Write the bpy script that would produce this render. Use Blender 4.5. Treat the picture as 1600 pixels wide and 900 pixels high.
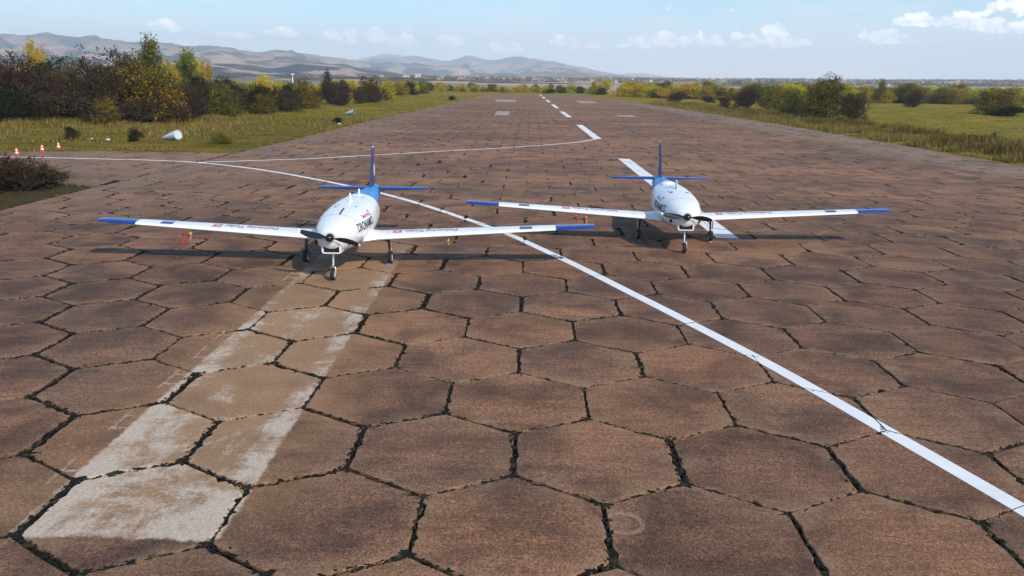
import bpy, bmesh, math, random
import numpy as np
from mathutils import Vector, Matrix

for o in list(bpy.data.objects):
    bpy.data.objects.remove(o)
SC = bpy.context.scene
COL = SC.collection
R = math.radians

# ------------------------------------------------------------------ camera
CAM_H = 5.635
cam_d = bpy.data.cameras.new('camera')
cam = bpy.data.objects.new('camera', cam_d)
COL.objects.link(cam)
cam_d.sensor_width = 36.0
cam_d.lens = 36.0 * 1255.0 / 1600.0
cam_d.clip_start = 0.1
cam_d.clip_end = 60000
cam.matrix_world = (Matrix.Translation((0, 0, CAM_H)) @ Matrix.Rotation(math.pi / 2 - 0.2521, 4, 'X')
                    @ Matrix.Rotation(0.015, 4, 'Z'))
SC.camera = cam

# ------------------------------------------------------------------ light and sky
SUN_EL = R(38)
SUN_AZ = math.atan2(0.64, -0.77)            # clockwise from +Y : right of and behind the camera
SC.view_settings.view_transform = 'Standard'
SC.view_settings.look = 'None'
SC.view_settings.gamma = 1.0
SC.view_settings.exposure = 0.2
sun_d = bpy.data.lights.new('sun', 'SUN')
sun_d.energy = 4.1
sun_d.angle = R(0.8)
sun_d.color = (1.0, 0.90, 0.77)
sun = bpy.data.objects.new('sun', sun_d)
COL.objects.link(sun)
sdir = Vector((math.sin(SUN_AZ) * math.cos(SUN_EL), math.cos(SUN_AZ) * math.cos(SUN_EL), math.sin(SUN_EL)))
sun.rotation_euler = sdir.to_track_quat('Z', 'Y').to_euler()


class NT:
    """small helper for node trees"""
    def __init__(self, tree):
        self.t = tree
        self.n = tree.nodes
        self.l = tree.links
        self.n.clear()

    def node(self, kind, **kw):
        n = self.n.new(kind)
        for k, v in kw.items():
            setattr(n, k, v)
        return n

    def put(self, sock, v):
        if v is None:
            return
        if isinstance(v, bpy.types.NodeSocket):
            self.l.new(v, sock)
        else:
            if isinstance(v, (tuple, list)) and sock.type == 'RGBA' and len(v) == 3:
                v = (*v, 1.0)
            sock.default_value = v

    def math(self, op, a, b=None, c=None, clamp=False):
        n = self.node('ShaderNodeMath', operation=op, use_clamp=clamp)
        self.put(n.inputs[0], a)
        if b is not None: self.put(n.inputs[1], b)
        if c is not None: self.put(n.inputs[2], c)
        return n.outputs[0]

    def vmath(self, op, a, b=None):
        n = self.node('ShaderNodeVectorMath', operation=op)
        self.put(n.inputs[0], a)
        if b is not None: self.put(n.inputs[1], b)
        return n.outputs[0]

    def xyz(self, v):
        n = self.node('ShaderNodeSeparateXYZ')
        self.put(n.inputs[0], v)
        return n.outputs[0], n.outputs[1], n.outputs[2]

    def comb(self, x, y, z):
        n = self.node('ShaderNodeCombineXYZ')
        for s, v in zip(n.inputs, (x, y, z)): self.put(s, v)
        return n.outputs[0]

    def noise(self, vec, scale, detail=4, rough=0.55, dist=0.0):
        n = self.node('ShaderNodeTexNoise')
        self.put(n.inputs['Vector'], vec)
        n.inputs['Scale'].default_value = scale
        n.inputs['Detail'].default_value = detail
        n.inputs['Roughness'].default_value = rough
        n.inputs['Distortion'].default_value = dist
        return n.outputs[0]

    def smooth(self, v, a, b, o0=0.0, o1=1.0):
        n = self.node('ShaderNodeMapRange', interpolation_type='SMOOTHSTEP')
        self.put(n.inputs[0], v)
        for i, x in zip((1, 2, 3, 4), (a, b, o0, o1)): self.put(n.inputs[i], x)
        return n.outputs[0]

    def lin(self, v, a, b, o0=0.0, o1=1.0):
        n = self.node('ShaderNodeMapRange')
        self.put(n.inputs[0], v)
        for i, x in zip((1, 2, 3, 4), (a, b, o0, o1)): self.put(n.inputs[i], x)
        return n.outputs[0]

    def mix(self, f, a, b, blend='MIX'):
        n = self.node('ShaderNodeMix', data_type='RGBA', blend_type=blend)
        self.put(n.inputs[0], f)
        self.put(n.inputs[6], a)
        self.put(n.inputs[7], b)
        return n.outputs[2]

    def ramp(self, f, stops):
        n = self.node('ShaderNodeValToRGB')
        self.put(n.inputs[0], f)
        e = n.color_ramp.elements
        while len(e) < len(stops): e.new(0.5)
        for el, (p, c) in zip(e, stops):
            el.position = p
            el.color = (*c, 1.0) if len(c) == 3 else c
        return n.outputs[0]


def build_world():
    w = bpy.data.worlds.new('World')
    SC.world = w
    w.use_nodes = True
    T = NT(w.node_tree)
    sky = T.node('ShaderNodeTexSky', sky_type='NISHITA')
    sky.sun_disc = False
    sky.sun_elevation = SUN_EL
    sky.sun_rotation = SUN_AZ
    sky.altitude = 200
    sky.air_density = 1.0
    sky.dust_density = 0.6
    sky.ozone_density = 2.0
    tc = T.node('ShaderNodeTexCoord')
    x, y, z = T.xyz(tc.outputs['Generated'])
    az = T.math('MULTIPLY', T.math('ARCTAN2', x, y), 57.2958)       # degrees, clockwise from +Y
    el = T.math('MULTIPLY', T.math('ARCSINE', z), 57.2958)
    p = T.comb(T.math('MULTIPLY', az, 1.0), T.math('MULTIPLY', el, 1.15), 0.0)
    n1 = T.noise(p, 1.15, 8, 0.56, 0.0)
    n2 = T.noise(T.vmath('ADD', p, (-0.16, -0.26, 0.0)), 1.15, 8, 0.56, 0.0)
    nb = T.noise(T.vmath('ADD', p, (31.0, 7.0, 0.0)), 0.16, 3, 0.5)
    # the cumulus heaps low over the plain: azimuth, elevation, half width, half height (degrees)
    heaps = [(10.6, 2.75, 2.2, 0.55), (8.6, 2.6, 1.1, 0.5), (12.8, 2.65, 1.3, 0.4), (15.2, 2.75, 1.0, 0.5),
             (17.0, 2.95, 0.85, 0.95), (18.3, 2.6, 1.0, 0.4), (5.2, 2.4, 1.6, 0.35), (3.0, 2.65, 1.0, 0.35),
             (23.6, 2.95, 1.4, 0.50), (25.6, 3.9, 1.6, 0.42), (27.6, 4.0, 1.3, 0.42), (29.0, 3.6, 1.2, 0.40),
             (30.4, 4.55, 1.3, 0.42), (32.6, 4.2, 1.6, 0.6), (31.0, 3.4, 2.0, 0.4), (36.5, 5.0, 2.2, 0.8),
             (-4.6, 2.5, 0.9, 0.5), (-7.6, 2.5, 1.0, 0.45), (-9.6, 2.75, 0.8, 0.6), (-11.8, 2.6, 1.2, 0.5),
             (-15.6, 2.8, 1.1, 0.35), (-22.6, 3.0, 1.0, 0.40), (-21.2, 1.9, 1.0, 0.4), (-26.2, 1.5, 1.1, 0.35),
             (-32.4, 2.2, 1.4, 0.4), (-18.5, 2.6, 1.2, 0.22), (-24.3, 4.9, 1.3, 0.22), (-0.6, 2.2, 1.3, 0.4),
             (-13.8, 1.4, 1.2, 0.4), (44, 4.2, 4, 1.2), (55, 3.4, 5, 1.0), (-48, 3.0, 4, 0.8), (-62, 3.6, 5, 1.0)]
    acc = None
    hgt = None
    for (a0, e0, ra, re_) in heaps:
        da = T.math('DIVIDE', T.math('SUBTRACT', az, a0), ra * 1.15)
        de = T.math('DIVIDE', T.math('SUBTRACT', el, e0), re_ * 1.15)
        lo = T.math('MINIMUM', de, 0.0)
        d2 = T.math('ADD', T.math('MULTIPLY', da, da), T.math('ADD', T.math('MULTIPLY', de, de),
                    T.math('MULTIPLY', T.math('MULTIPLY', lo, lo), 1.2)))
        v = T.math('SUBTRACT', 1.0, d2)
        acc = v if acc is None else T.math('MAXIMUM', acc, v)
    acc = T.math('MAXIMUM', acc, -1.2)
    # scattered cloud everywhere else round the horizon (behind the camera too)
    band = T.math('MULTIPLY', T.smooth(el, 1.5, 4.0), T.smooth(el, 22.0, 9.0))
    away = T.smooth(T.math('ABSOLUTE', az), 36.0, 48.0)
    scat = T.math('SUBTRACT', T.math('MULTIPLY', T.math('MULTIPLY', band, away), T.smooth(nb, 0.48, 0.7, 0.0, 1.3)), 0.75)
    dens = T.math('MAXIMUM', acc, scat)
    body = T.math('ADD', T.math('MULTIPLY', dens, 0.66), T.math('MULTIPLY', T.math('SUBTRACT', n1, 0.5), 2.9))
    cov = T.smooth(body, -0.02, 0.34)
    # sunlit side: compare the noise towards the sun (up and right)
    lit = T.math('ADD', T.math('MULTIPLY', T.math('SUBTRACT', n1, n2), 2.2), T.math('MULTIPLY', body, 0.18), )
    lit = T.smooth(lit, -0.22, 0.42)
    ccol = T.mix(lit, (9.4, 9.5, 10.0), (15.6, 14.5, 13.4))
    skyc = T.mix(1.0, sky.outputs[0], (0.72, 1.02, 1.12), 'MULTIPLY')
    # milky air: the whole lowest band of sky is pale
    milk = T.smooth(el, 5.2, 0.4)
    skyc = T.mix(T.math('MULTIPLY', milk, 0.70), skyc, (11.6, 11.0, 10.9))
    # thin veil of high cloud in the lower sky
    veil = T.math('MULTIPLY', T.smooth(T.noise(T.comb(T.math('MULTIPLY', az, 0.35), T.math('MULTIPLY', el, 1.6), 3.0), 0.5, 5, 0.6), 0.42, 0.75),
                  T.smooth(el, 14.0, 1.0))
    skyc = T.mix(T.math('MULTIPLY', veil, 0.4), skyc, (7.9, 7.9, 8.1))
    skyc = T.mix(T.math('MULTIPLY', cov, 0.84), skyc, ccol)
    bg = T.node('ShaderNodeBackground')
    T.put(bg.inputs[0], skyc)
    bg.inputs[1].default_value = 0.15
    out = T.node('ShaderNodeOutputWorld')
    T.l.new(bg.outputs[0], out.inputs[0])


build_world()
SC.cycles.max_bounces = 5
SC.cycles.volume_bounces = 2
SC.cycles.transparent_max_bounces = 6

# ------------------------------------------------------------------ helpers
rng = np.random.default_rng(7)


def mat(name, col, rough=0.6, metal=0.0, coat=0.0, spec=0.5):
    m = bpy.data.materials.new(name)
    m.use_nodes = True
    T = NT(m.node_tree)
    b = T.node('ShaderNodeBsdfPrincipled')
    out = T.node('ShaderNodeOutputMaterial')
    T.l.new(b.outputs[0], out.inputs[0])
    m['bsdf'] = b.name
    T.put(b.inputs['Base Color'], col)
    b.inputs['Roughness'].default_value = rough
    b.inputs['Metallic'].default_value = metal
    b.inputs['Coat Weight'].default_value = coat
    b.inputs['Specular IOR Level'].default_value = spec
    return m


def shader(name):
    m = bpy.data.materials.new(name)
    m.use_nodes = True
    T = NT(m.node_tree)
    b = T.node('ShaderNodeBsdfPrincipled')
    out = T.node('ShaderNodeOutputMaterial')
    T.l.new(b.outputs[0], out.inputs[0])
    return m, T, b, out


def painted(name, col, rough=0.3, coat=0.4, dirt=0.08, scale=6.0):
    """paint with faint grime and uneven gloss"""
    m, T, b, out = shader(name)
    tc = T.node('ShaderNodeTexCoord')
    n = T.noise(tc.outputs['Object'], scale, 6, 0.65)
    n2 = T.noise(tc.outputs['Object'], scale * 0.2, 3)
    f = T.math('MULTIPLY', T.smooth(n, 0.45, 0.8), dirt)
    d = tuple(c * 0.55 for c in col)
    T.put(b.inputs['Base Color'], T.mix(f, col, d))
    T.put(b.inputs['Roughness'], T.lin(n2, 0.3, 0.7, rough * 0.75, rough * 1.3))
    b.inputs['Coat Weight'].default_value = coat
    b.inputs['Coat Roughness'].default_value = 0.12
    return m


def new_mesh(name, verts, faces, mats=(), smooth=False, fm=None):
    me = bpy.data.meshes.new(name)
    me.from_pydata([tuple(v) for v in verts], [], [tuple(f) for f in faces])
    for m in mats: me.materials.append(m)
    if fm is not None:
        me.polygons.foreach_set('material_index', np.asarray(fm, np.int32))
    if smooth:
        me.polygons.foreach_set('use_smooth', [True] * len(me.polygons))
    me.update()
    return me


def fast_mesh(name, V, F, mats=(), colattr=None, smooth=False):
    """V (n,3), F (m,k) arrays; colattr = per vertex rgb(a)"""
    me = bpy.data.meshes.new(name)
    V = np.ascontiguousarray(V, np.float32)
    F = np.ascontiguousarray(F, np.int32)
    n, k = F.shape
    me.vertices.add(len(V))
    me.vertices.foreach_set('co', V.ravel())
    me.loops.add(n * k)
    me.loops.foreach_set('vertex_index', F.ravel())
    me.polygons.add(n)
    me.polygons.foreach_set('loop_start', np.arange(n, dtype=np.int32) * k)
    me.polygons.foreach_set('loop_total', np.full(n, k, np.int32))
    me.polygons.foreach_set('use_smooth', np.full(n, bool(smooth)))
    for m in mats: me.materials.append(m)
    if colattr is not None:
        a = me.color_attributes.new('tint', 'FLOAT_COLOR', 'POINT')
        c = np.ones((len(V), 4), np.float32)
        c[:, :colattr.shape[1]] = colattr
        a.data.foreach_set('color', c.ravel())
    me.update(calc_edges=True)
    me.validate()
    return me


def link(name, me, parent=None, loc=(0, 0, 0), rot=(0, 0, 0), **props):
    o = bpy.data.objects.new(name, me)
    COL.objects.link(o)
    o.location = loc
    o.rotation_euler = rot
    if parent is not None: o.parent = parent
    for k, v in props.items(): o[k] = v
    return o


def thing(name, label, cat, loc=(0, 0, 0), rotz=0.0, group=None, scale=None):
    o = bpy.data.objects.new(name, None)
    COL.objects.link(o)
    o.empty_display_size = 0.3
    o.location = loc
    o.rotation_euler = (0, 0, rotz)
    if scale: o.scale = scale
    o['label'] = label
    o['category'] = cat
    if group: o['group'] = group
    return o


class MB:
    """collects shapes, builds one mesh"""
    def __init__(self):
        self.v, self.f, self.m = [], [], []

    def add(self, verts, faces, mi=0):
        b = len(self.v)
        self.v += [tuple(x) for x in verts]
        self.f += [tuple(i + b for i in f) for f in faces]
        self.m += [mi] * len(faces)

    def box(self, c, s, mi=0, rot=None, bev=0.0):
        hx, hy, hz = s[0] / 2, s[1] / 2, s[2] / 2
        if bev > 0:
            pts = []
            for z, k in ((-hz, 1), (-hz + bev, 0), (hz - bev, 0), (hz, 1)):
                e = bev * k
                for (sx, sy) in ((1, 1), (-1, 1), (-1, -1), (1, -1)):
                    a, b_ = (hx - e) * sx, (hy - e) * sy
                    if sx * sy > 0:
                        pts += [(a, b_ - bev * sy, z), (a - bev * sx, b_, z)]
                    else:
                        pts += [(a - bev * sx, b_, z), (a, b_ - bev * sy, z)]
            fs = []
            for r in range(3):
                for i in range(8):
                    j = (i + 1) % 8
                    fs.append((r * 8 + i, r * 8 + j, r * 8 + 8 + j, r * 8 + 8 + i))
            fs += [tuple(range(7, -1, -1)), tuple(range(24, 32))]
        else:
            pts = [(x, y, z) for z in (-hz, hz) for x, y in ((hx, hy), (-hx, hy), (-hx, -hy), (hx, -hy))]
            fs = [(3, 2, 1, 0), (4, 5, 6, 7)] + [(i, (i + 1) % 4, 4 + (i + 1) % 4, 4 + i) for i in range(4)]
        if rot is not None:
            pts = [rot @ Vector(p) for p in pts]
        self.add([(p[0] + c[0], p[1] + c[1], p[2] + c[2]) for p in pts], fs, mi)

    def tube(self, pts, rad, n=10, mi=0, cap=True):
        pts = [Vector(p) for p in pts]
        if not isinstance(rad, (list, tuple)): rad = [rad] * len(pts)
        vs, fs = [], []
        up = Vector((0.31, 0.17, 0.93)).normalized()
        for i, p in enumerate(pts):
            d = (pts[min(i + 1, len(pts) - 1)] - pts[max(i - 1, 0)]).normalized()
            a = d.cross(up)
            if a.length < 1e-3: a = d.cross(Vector((1, 0, 0)))
            a.normalize()
            b = d.cross(a)
            for k in range(n):
                t = 2 * math.pi * k / n
                vs.append(p + (a * math.cos(t) + b * math.sin(t)) * rad[i])
        for i in range(len(pts) - 1):
            for k in range(n):
                j = (k + 1) % n
                fs.append((i * n + k, i * n + j, i * n + n + j, i * n + n + k))
        if cap:
            fs += [tuple(range(n - 1, -1, -1)), tuple(range((len(pts) - 1) * n, len(pts) * n))]
        self.add(vs, fs, mi)

    def rings(self, rings, closed=True, mi=0, cap=(True, True)):
        n = len(rings[0])
        vs = [p for r in rings for p in r]
        fs = []
        for i in range(len(rings) - 1):
            for k in range(n if closed else n - 1):
                j = (k + 1) % n
                fs.append((i * n + k, i * n + j, i * n + n + j, i * n + n + k))
        if cap[0]: fs.append(tuple(range(n - 1, -1, -1)))
        if cap[1]: fs.append(tuple(range((len(rings) - 1) * n, len(rings) * n)))
        self.add(vs, fs, mi)

    def lathe(self, c, prof, axis='Z', n=24, mi=0, cap=(True, True)):
        rr = []
        for (r, h) in prof:
            ring = []
            for k in range(n):
                t = 2 * math.pi * k / n
                a, b = r * math.cos(t), r * math.sin(t)
                p = {'Z': (a, b, h), 'X': (h, a, b), 'Y': (b, h, a)}[axis]
                ring.append((p[0] + c[0], p[1] + c[1], p[2] + c[2]))
            rr.append(ring)
        self.rings(rr, True, mi, cap)

    def mesh(self, name, mats, smooth=False):
        me = new_mesh(name, self.v, self.f, mats, smooth, self.m)
        bm = bmesh.new()
        bm.from_mesh(me)
        bmesh.ops.recalc_face_normals(bm, faces=bm.faces)
        bm.to_mesh(me)
        bm.free()
        if smooth:
            me.set_sharp_from_angle(angle=R(38))
        return me

    def build(self, name, mats, parent=None, smooth=False, **kw):
        if not isinstance(mats, (list, tuple)): mats = [mats]
        return link(name, self.mesh(name, mats, smooth), parent, **kw)


def sstep(x, a, b):
    t = np.clip((np.asarray(x, float) - a) / (b - a), 0, 1)
    return t * t * (3 - 2 * t)


def vnoise(x, y, seed=0):
    """smooth value noise, arrays"""
    x = np.asarray(x, float); y = np.asarray(y, float)
    xi, yi = np.floor(x).astype(np.int64), np.floor(y).astype(np.int64)
    fx, fy = x - xi, y - yi
    fx, fy = fx * fx * (3 - 2 * fx), fy * fy * (3 - 2 * fy)

    def h(i, j):
        n = (i * 374761393 + j * 668265263 + seed * 1442695041) & 0x7fffffff
        n = ((n ^ (n >> 13)) * 1274126177) & 0x7fffffff
        return ((n ^ (n >> 16)) & 0xffff) / 65535.0
    return ((h(xi, yi) * (1 - fx) + h(xi + 1, yi) * fx) * (1 - fy) + (h(xi, yi + 1) * (1 - fx) + h(xi + 1, yi + 1) * fx) * fy)


def fbm(x, y, oct=5, seed=0, gain=0.5):
    s, a, t = 0.0, 1.0, 0.0
    for k in range(oct):
        s = s + a * vnoise(x * 2 ** k + 17.3 * k, y * 2 ** k - 9.1 * k, seed + k)
        t += a
        a *= gain
    return s / t

# ------------------------------------------------------------------ layout of the pavement (metres, camera above the origin)
S_HEX = 1.45
W_HEX = S_HEX * math.sqrt(3)
YAW, SHEAR, LX0, LY0 = -0.0193, -0.0423, 0.0662, 10.7977
CY, SY = math.cos(YAW), math.sin(YAW)


def lat(X, Y):
    Y = Y + SHEAR * X
    return (CY * X - SY * Y + LX0, SY * X + CY * Y + LY0)


RUNWAY = [(-22.6, 1.0), (37.4, 1.0), (38.4, 60.0), (39.5, 128.0), (37.6, 200.0), (34.6, 270.0), (28.5, 372.0),
          (-10.8, 372.0), (-15.2, 250.0), (-18.2, 180.0), (-20.2, 110.0)]
TAXI = [(-21.78, 41.2), (-21.23, 66.2), (-24.0, 65.3), (-30.0, 62.9), (-48.0, 62.0), (-90.0, 62.5), (-90.0, 47.0), (-30.0, 44.95), (-24.0, 42.6)]


def clip_half(poly, a, b, c):
    """keep a*x+b*y+c >= 0"""
    out = []
    n = len(poly)
    for i in range(n):
        p, q = poly[i], poly[(i + 1) % n]
        dp, dq = a * p[0] + b * p[1] + c, a * q[0] + b * q[1] + c
        if dp >= 0: out.append(p)
        if dp * dq < 0:
            t = dp / (dp - dq)
            out.append((p[0] + t * (q[0] - p[0]), p[1] + t * (q[1] - p[1])))
    return out


def area(poly):
    return 0.5 * sum(poly[i][0] * poly[(i + 1) % len(poly)][1] - poly[(i + 1) % len(poly)][0] * poly[i][1] for i in range(len(poly)))


def ccw(poly):
    return poly if area(poly) > 0 else poly[::-1]


def clip_convex(poly, region):
    region = ccw(region)
    n = len(region)
    for i in range(n):
        p, q = region[i], region[(i + 1) % n]
        a, b = -(q[1] - p[1]), (q[0] - p[0])
        L = math.hypot(a, b)
        a, b = a / L, b / L
        poly = clip_half(poly, a, b, -(a * p[0] + b * p[1]))
        if len(poly) < 3: return []
    return poly


def inset(poly, gaps):
    """inset each edge of a convex ccw polygon by its own distance"""
    out = list(poly)
    n = len(poly)
    for i in range(n):
        p, q = poly[i], poly[(i + 1) % n]
        a, b = -(q[1] - p[1]), (q[0] - p[0])
        L = math.hypot(a, b)
        if L < 1e-6: continue
        a, b = a / L, b / L
        out = clip_half(out, a, b, -(a * p[0] + b * p[1]) - gaps[i])
        if len(out) < 3: return []
    return out


def sd_pave(x, y):
    """approximate distance outside the pavement (negative inside), arrays"""
    x = np.asarray(x, float); y = np.asarray(y, float)

    def sd(region):
        region = ccw(region)
        d = np.full(x.shape, -1e9)
        for i in range(len(region)):
            p, q = region[i], region[(i + 1) % len(region)]
            a, b = (q[1] - p[1]), -(q[0] - p[0])
            L = math.hypot(a, b)
            if L < 1e-6: continue
            d = np.maximum(d, (a * (x - p[0]) + b * (y - p[1])) / L)
        return d
    # taxiway is not convex: take two pieces
    t1 = [(-21.0, 44.6), (-21.0, 66.2), (-24.0, 65.3), (-30.0, 62.9), (-48, 62.0), (-90, 62.5), (-90, 47.0)]
    t2 = [(-21.0, 41.2), (-21.0, 50.0), (-30, 50.0), (-30.0, 44.5), (-24.0, 42.6)]
    return np.minimum(np.minimum(sd(RUNWAY), sd(t1)), sd(t2))


def ground_z(x, y):
    x = np.asarray(x, float); y = np.asarray(y, float)
    d = sd_pave(x, y)
    z = -0.10 + 0.16 * sstep(d, -0.25, 0.9)
    out = sstep(d, 0.3, 6.0)
    z = z + out * (0.22 * (fbm(x * 0.12, y * 0.12, 3, 5) - 0.5) + 0.5 * (fbm(x * 0.02, y * 0.02, 3, 9) - 0.5))
    # low rise under the thicket on the left
    z = z + 2.6 * np.exp(-(((x + 82) / 32.0) ** 2 + ((y - 135) / 36.0) ** 2)) * sstep(-x, 34, 60)
    # the plain climbs very gently to the right and far away
    D = np.hypot(x, y)
    e = 0.0040 + 0.0062 * np.clip(x / np.maximum(D, 1.0), 0, 1)
    z = z + (e * D + 5.0) * sstep(D, 520, 3400) * sstep(y, 200, 600)
    return z


# ------------------------------------------------------------------ slab material
def slab_material():
    m, T, b, out = shader('weathered_concrete')
    geo = T.node('ShaderNodeNewGeometry')
    pos = geo.outputs['Position']
    x, y, z = T.xyz(pos)
    at = T.node('ShaderNodeAttribute', attribute_name='slab')
    edge, r1, r2 = T.xyz(at.outputs['Color'])
    off = T.comb(T.math('MULTIPLY', r1, 40.0), T.math('MULTIPLY', r2, 40.0), 0.0)
    lp = T.vmath('ADD', pos, off)
    base = T.ramp(r1, [(0.0, (0.152, 0.096, 0.072)), (0.3, (0.182, 0.112, 0.080)), (0.6, (0.198, 0.121, 0.085)), (0.85, (0.216, 0.138, 0.098)), (1.0, (0.176, 0.116, 0.088))])
    base = T.mix(T.smooth(y, 26.0, 58.0, 0.0, 0.75), base, (0.252, 0.162, 0.118))
    # broad mottling, broken slab by slab
    big = T.noise(lp, 0.55, 5, 0.62, 0.4)
    base = T.mix(T.smooth(big, 0.34, 0.62, 0.0, 1.0), T.mix(1.0, base, (0.58, 0.57, 0.58), 'MULTIPLY'), T.mix(1.0, base, (1.30, 1.26, 1.20), 'MULTIPLY'))
    # brushed streaks across the runway
    st = T.noise(T.vmath('MULTIPLY', lp, (0.55, 3.6, 1.0)), 1.5, 6, 0.66, 0.6)
    base = T.mix(T.smooth(st, 0.30, 0.72), T.mix(1.0, base, (0.80, 0.79, 0.79), 'MULTIPLY'), T.mix(1.0, base, (1.16, 1.14, 1.12), 'MULTIPLY'))
    # longer drift stains over several slabs
    wide = T.noise(T.vmath('MULTIPLY', pos, (0.5, 1.0, 1.0)), 0.10, 4, 0.6)
    base = T.mix(T.smooth(wide, 0.38, 0.62), T.mix(1.0, base, (0.84, 0.83, 0.84), 'MULTIPLY'), T.mix(1.0, base, (1.34, 1.22, 1.08), 'MULTIPLY'))
    # grit and pores
    gr = T.noise(pos, 30.0, 4, 0.8)
    base = T.mix(T.smooth(gr, 0.38, 0.64, 0.0, 1.0), T.mix(1.0, base, (0.66, 0.64, 0.63), 'MULTIPLY'), T.mix(1.0, base, (1.32, 1.30, 1.28), 'MULTIPLY'))
    mg = T.noise(pos, 13.0, 5, 0.75, 0.5)
    base = T.mix(T.smooth(mg, 0.34, 0.66), T.mix(1.0, base, (0.70, 0.69, 0.68), 'MULTIPLY'), T.mix(1.0, base, (1.28, 1.26, 1.24), 'MULTIPLY'))
    g2 = T.noise(pos, 120.0, 2, 0.6)
    base = T.mix(T.smooth(g2, 0.62, 0.74, 0.0, 0.55), base, (0.40, 0.34, 0.29))
    base = T.mix(T.smooth(g2, 0.36, 0.27, 0.0, 0.7), base, (0.035, 0.027, 0.022))
    # faint tyre tracks along the runway and stray pale scuffs
    ty_ = T.noise(T.vmath('MULTIPLY', pos, (2.6, 0.05, 1.0)), 1.0, 4, 0.6)
    base = T.mix(T.smooth(ty_, 0.60, 0.76, 0.0, 0.38), base, (0.060, 0.046, 0.040))
    sc = T.noise(T.vmath('MULTIPLY', lp, (1.0, 5.0, 1.0)), 2.2, 6, 0.78, 1.2)
    base = T.mix(T.smooth(sc, 0.64, 0.76, 0.0, 0.40), base, (0.34, 0.25, 0.185))
    pits = T.noise(lp, 8.5, 2, 0.5)
    base = T.mix(T.smooth(pits, 0.735, 0.77, 0.0, 0.75), base, (0.030, 0.024, 0.020))
    # dark oil and rubber stains
    oil = T.noise(T.vmath('MULTIPLY', lp, (0.8, 1.5, 1.0)), 0.8, 4, 0.6, 1.0)
    base = T.mix(T.smooth(oil, 0.58, 0.76, 0.0, 0.55), base, (0.052, 0.042, 0.037))
    # sandy dust swept against the joints
    en = T.noise(pos, 5.0, 4, 0.65)
    ed = T.math('MULTIPLY', T.smooth(edge, 0.70, 0.98), T.smooth(en, 0.46, 0.68, 0.0, 0.55))
    eb = T.noise(lp, 1.25, 5, 0.66, 0.4)
    ed = T.math('MAXIMUM', ed, T.math('MULTIPLY', T.math('POWER', edge, 1.3), T.smooth(eb, 0.42, 0.66, 0.0, 0.62)))
    base = T.mix(ed, base, (0.34, 0.235, 0.150))
    # worn shoulder band of paler concrete on the far right, and by the taxiway mouth
    sh = T.math('MULTIPLY', T.smooth(x, 29.5, 33.5), T.smooth(T.noise(T.vmath('MULTIPLY', pos, (1, 0.25, 1)), 0.4, 4, 0.6), 0.30, 0.62))
    base = T.mix(T.math('MULTIPLY', sh, 0.75), base, (0.30, 0.235, 0.185))
    tx = T.math('MULTIPLY', T.smooth(x, -9.0, -20.0), T.smooth(y, 27.0, 40.0))
    tx = T.math('MULTIPLY', tx, T.smooth(T.noise(pos, 0.25, 4, 0.6), 0.28, 0.6))
    base = T.mix(T.math('MULTIPLY', tx, 0.55), base, (0.285, 0.205, 0.150))
    # sand and dry growth beyond 220 m
    fr = T.math('MULTIPLY', T.smooth(y, 150.0, 330.0), T.smooth(T.noise(T.vmath('MULTIPLY', pos, (1, 0.3, 1)), 0.12, 4, 0.6), 0.38, 0.6))
    base = T.mix(T.math('MULTIPLY', fr, 0.7), base, (0.30, 0.19, 0.07))

    # ---- the old threshold stripe: ochre primer, then chalky worn white
    wob = T.math('MULTIPLY', T.math('SUBTRACT', T.noise(pos, 7.0, 3, 0.6), 0.5), 0.16)
    xs = T.math('ADD', T.math('SUBTRACT', x, -4.98), wob)
    ax = T.math('ABSOLUTE', xs)
    yend = T.math('ADD', T.math('SUBTRACT', y, 9.02), T.math('ADD', wob, T.math('MULTIPLY', T.math('SUBTRACT', T.noise(pos, 1.6, 5, 0.7), 0.5), 0.55)))
    ins = T.math('MULTIPLY', T.smooth(ax, 1.38, 1.30), T.math('MULTIPLY', T.smooth(yend, -0.04, 0.06), T.smooth(y, 29.0, 25.0)))
    halo = T.math('MULTIPLY', T.smooth(T.math('ADD', ax, T.math('MULTIPLY', T.noise(pos, 0.8, 4, 0.6), 1.8)), 3.9, 1.6),
                  T.math('MULTIPLY', T.smooth(T.math('ADD', y, T.math('MULTIPLY', T.noise(pos, 1.1, 3), 2.0)), 9.6, 11.2), T.smooth(y, 34.0, 26.0)))
    base = T.mix(T.math('MULTIPLY', halo, T.smooth(T.noise(lp, 0.9, 4, 0.6), 0.25, 0.62, 0.10, 0.62)), base, (0.42, 0.245, 0.125))
    base = T.mix(T.math('MULTIPLY', ins, T.lin(r2, 0, 1, 0.32, 0.62)), base, (0.42, 0.285, 0.175))
    wn = T.noise(lp, 0.85, 8, 0.70, 0.5)
    wf = T.noise(pos, 9.0, 8, 0.80, 0.2)
    ws = T.noise(T.vmath('MULTIPLY', pos, (9.0, 1.6, 1.0)), 1.0, 6, 0.75, 0.8)
    wx = T.noise(T.vmath('MULTIPLY', pos, (1.3, 7.0, 1.0)), 1.0, 6, 0.75, 0.8)
    rim = T.math('MULTIPLY', T.smooth(ax, 0.75, 1.15), 0.07)
    near = T.smooth(y, 15.0, 9.3, 0.0, 0.055)
    wear = T.math('ADD', T.math('ADD', T.math('MULTIPLY', wn, 0.50), T.math('MULTIPLY', wf, 0.22)), T.math('ADD', rim, near))
    wear = T.math('ADD', wear, T.math('ADD', T.math('MULTIPLY', ws, 0.14), T.math('MULTIPLY', wx, 0.14)))
    wear = T.math('ADD', wear, T.lin(r2, 0, 1, -0.055, 0.015))
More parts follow.
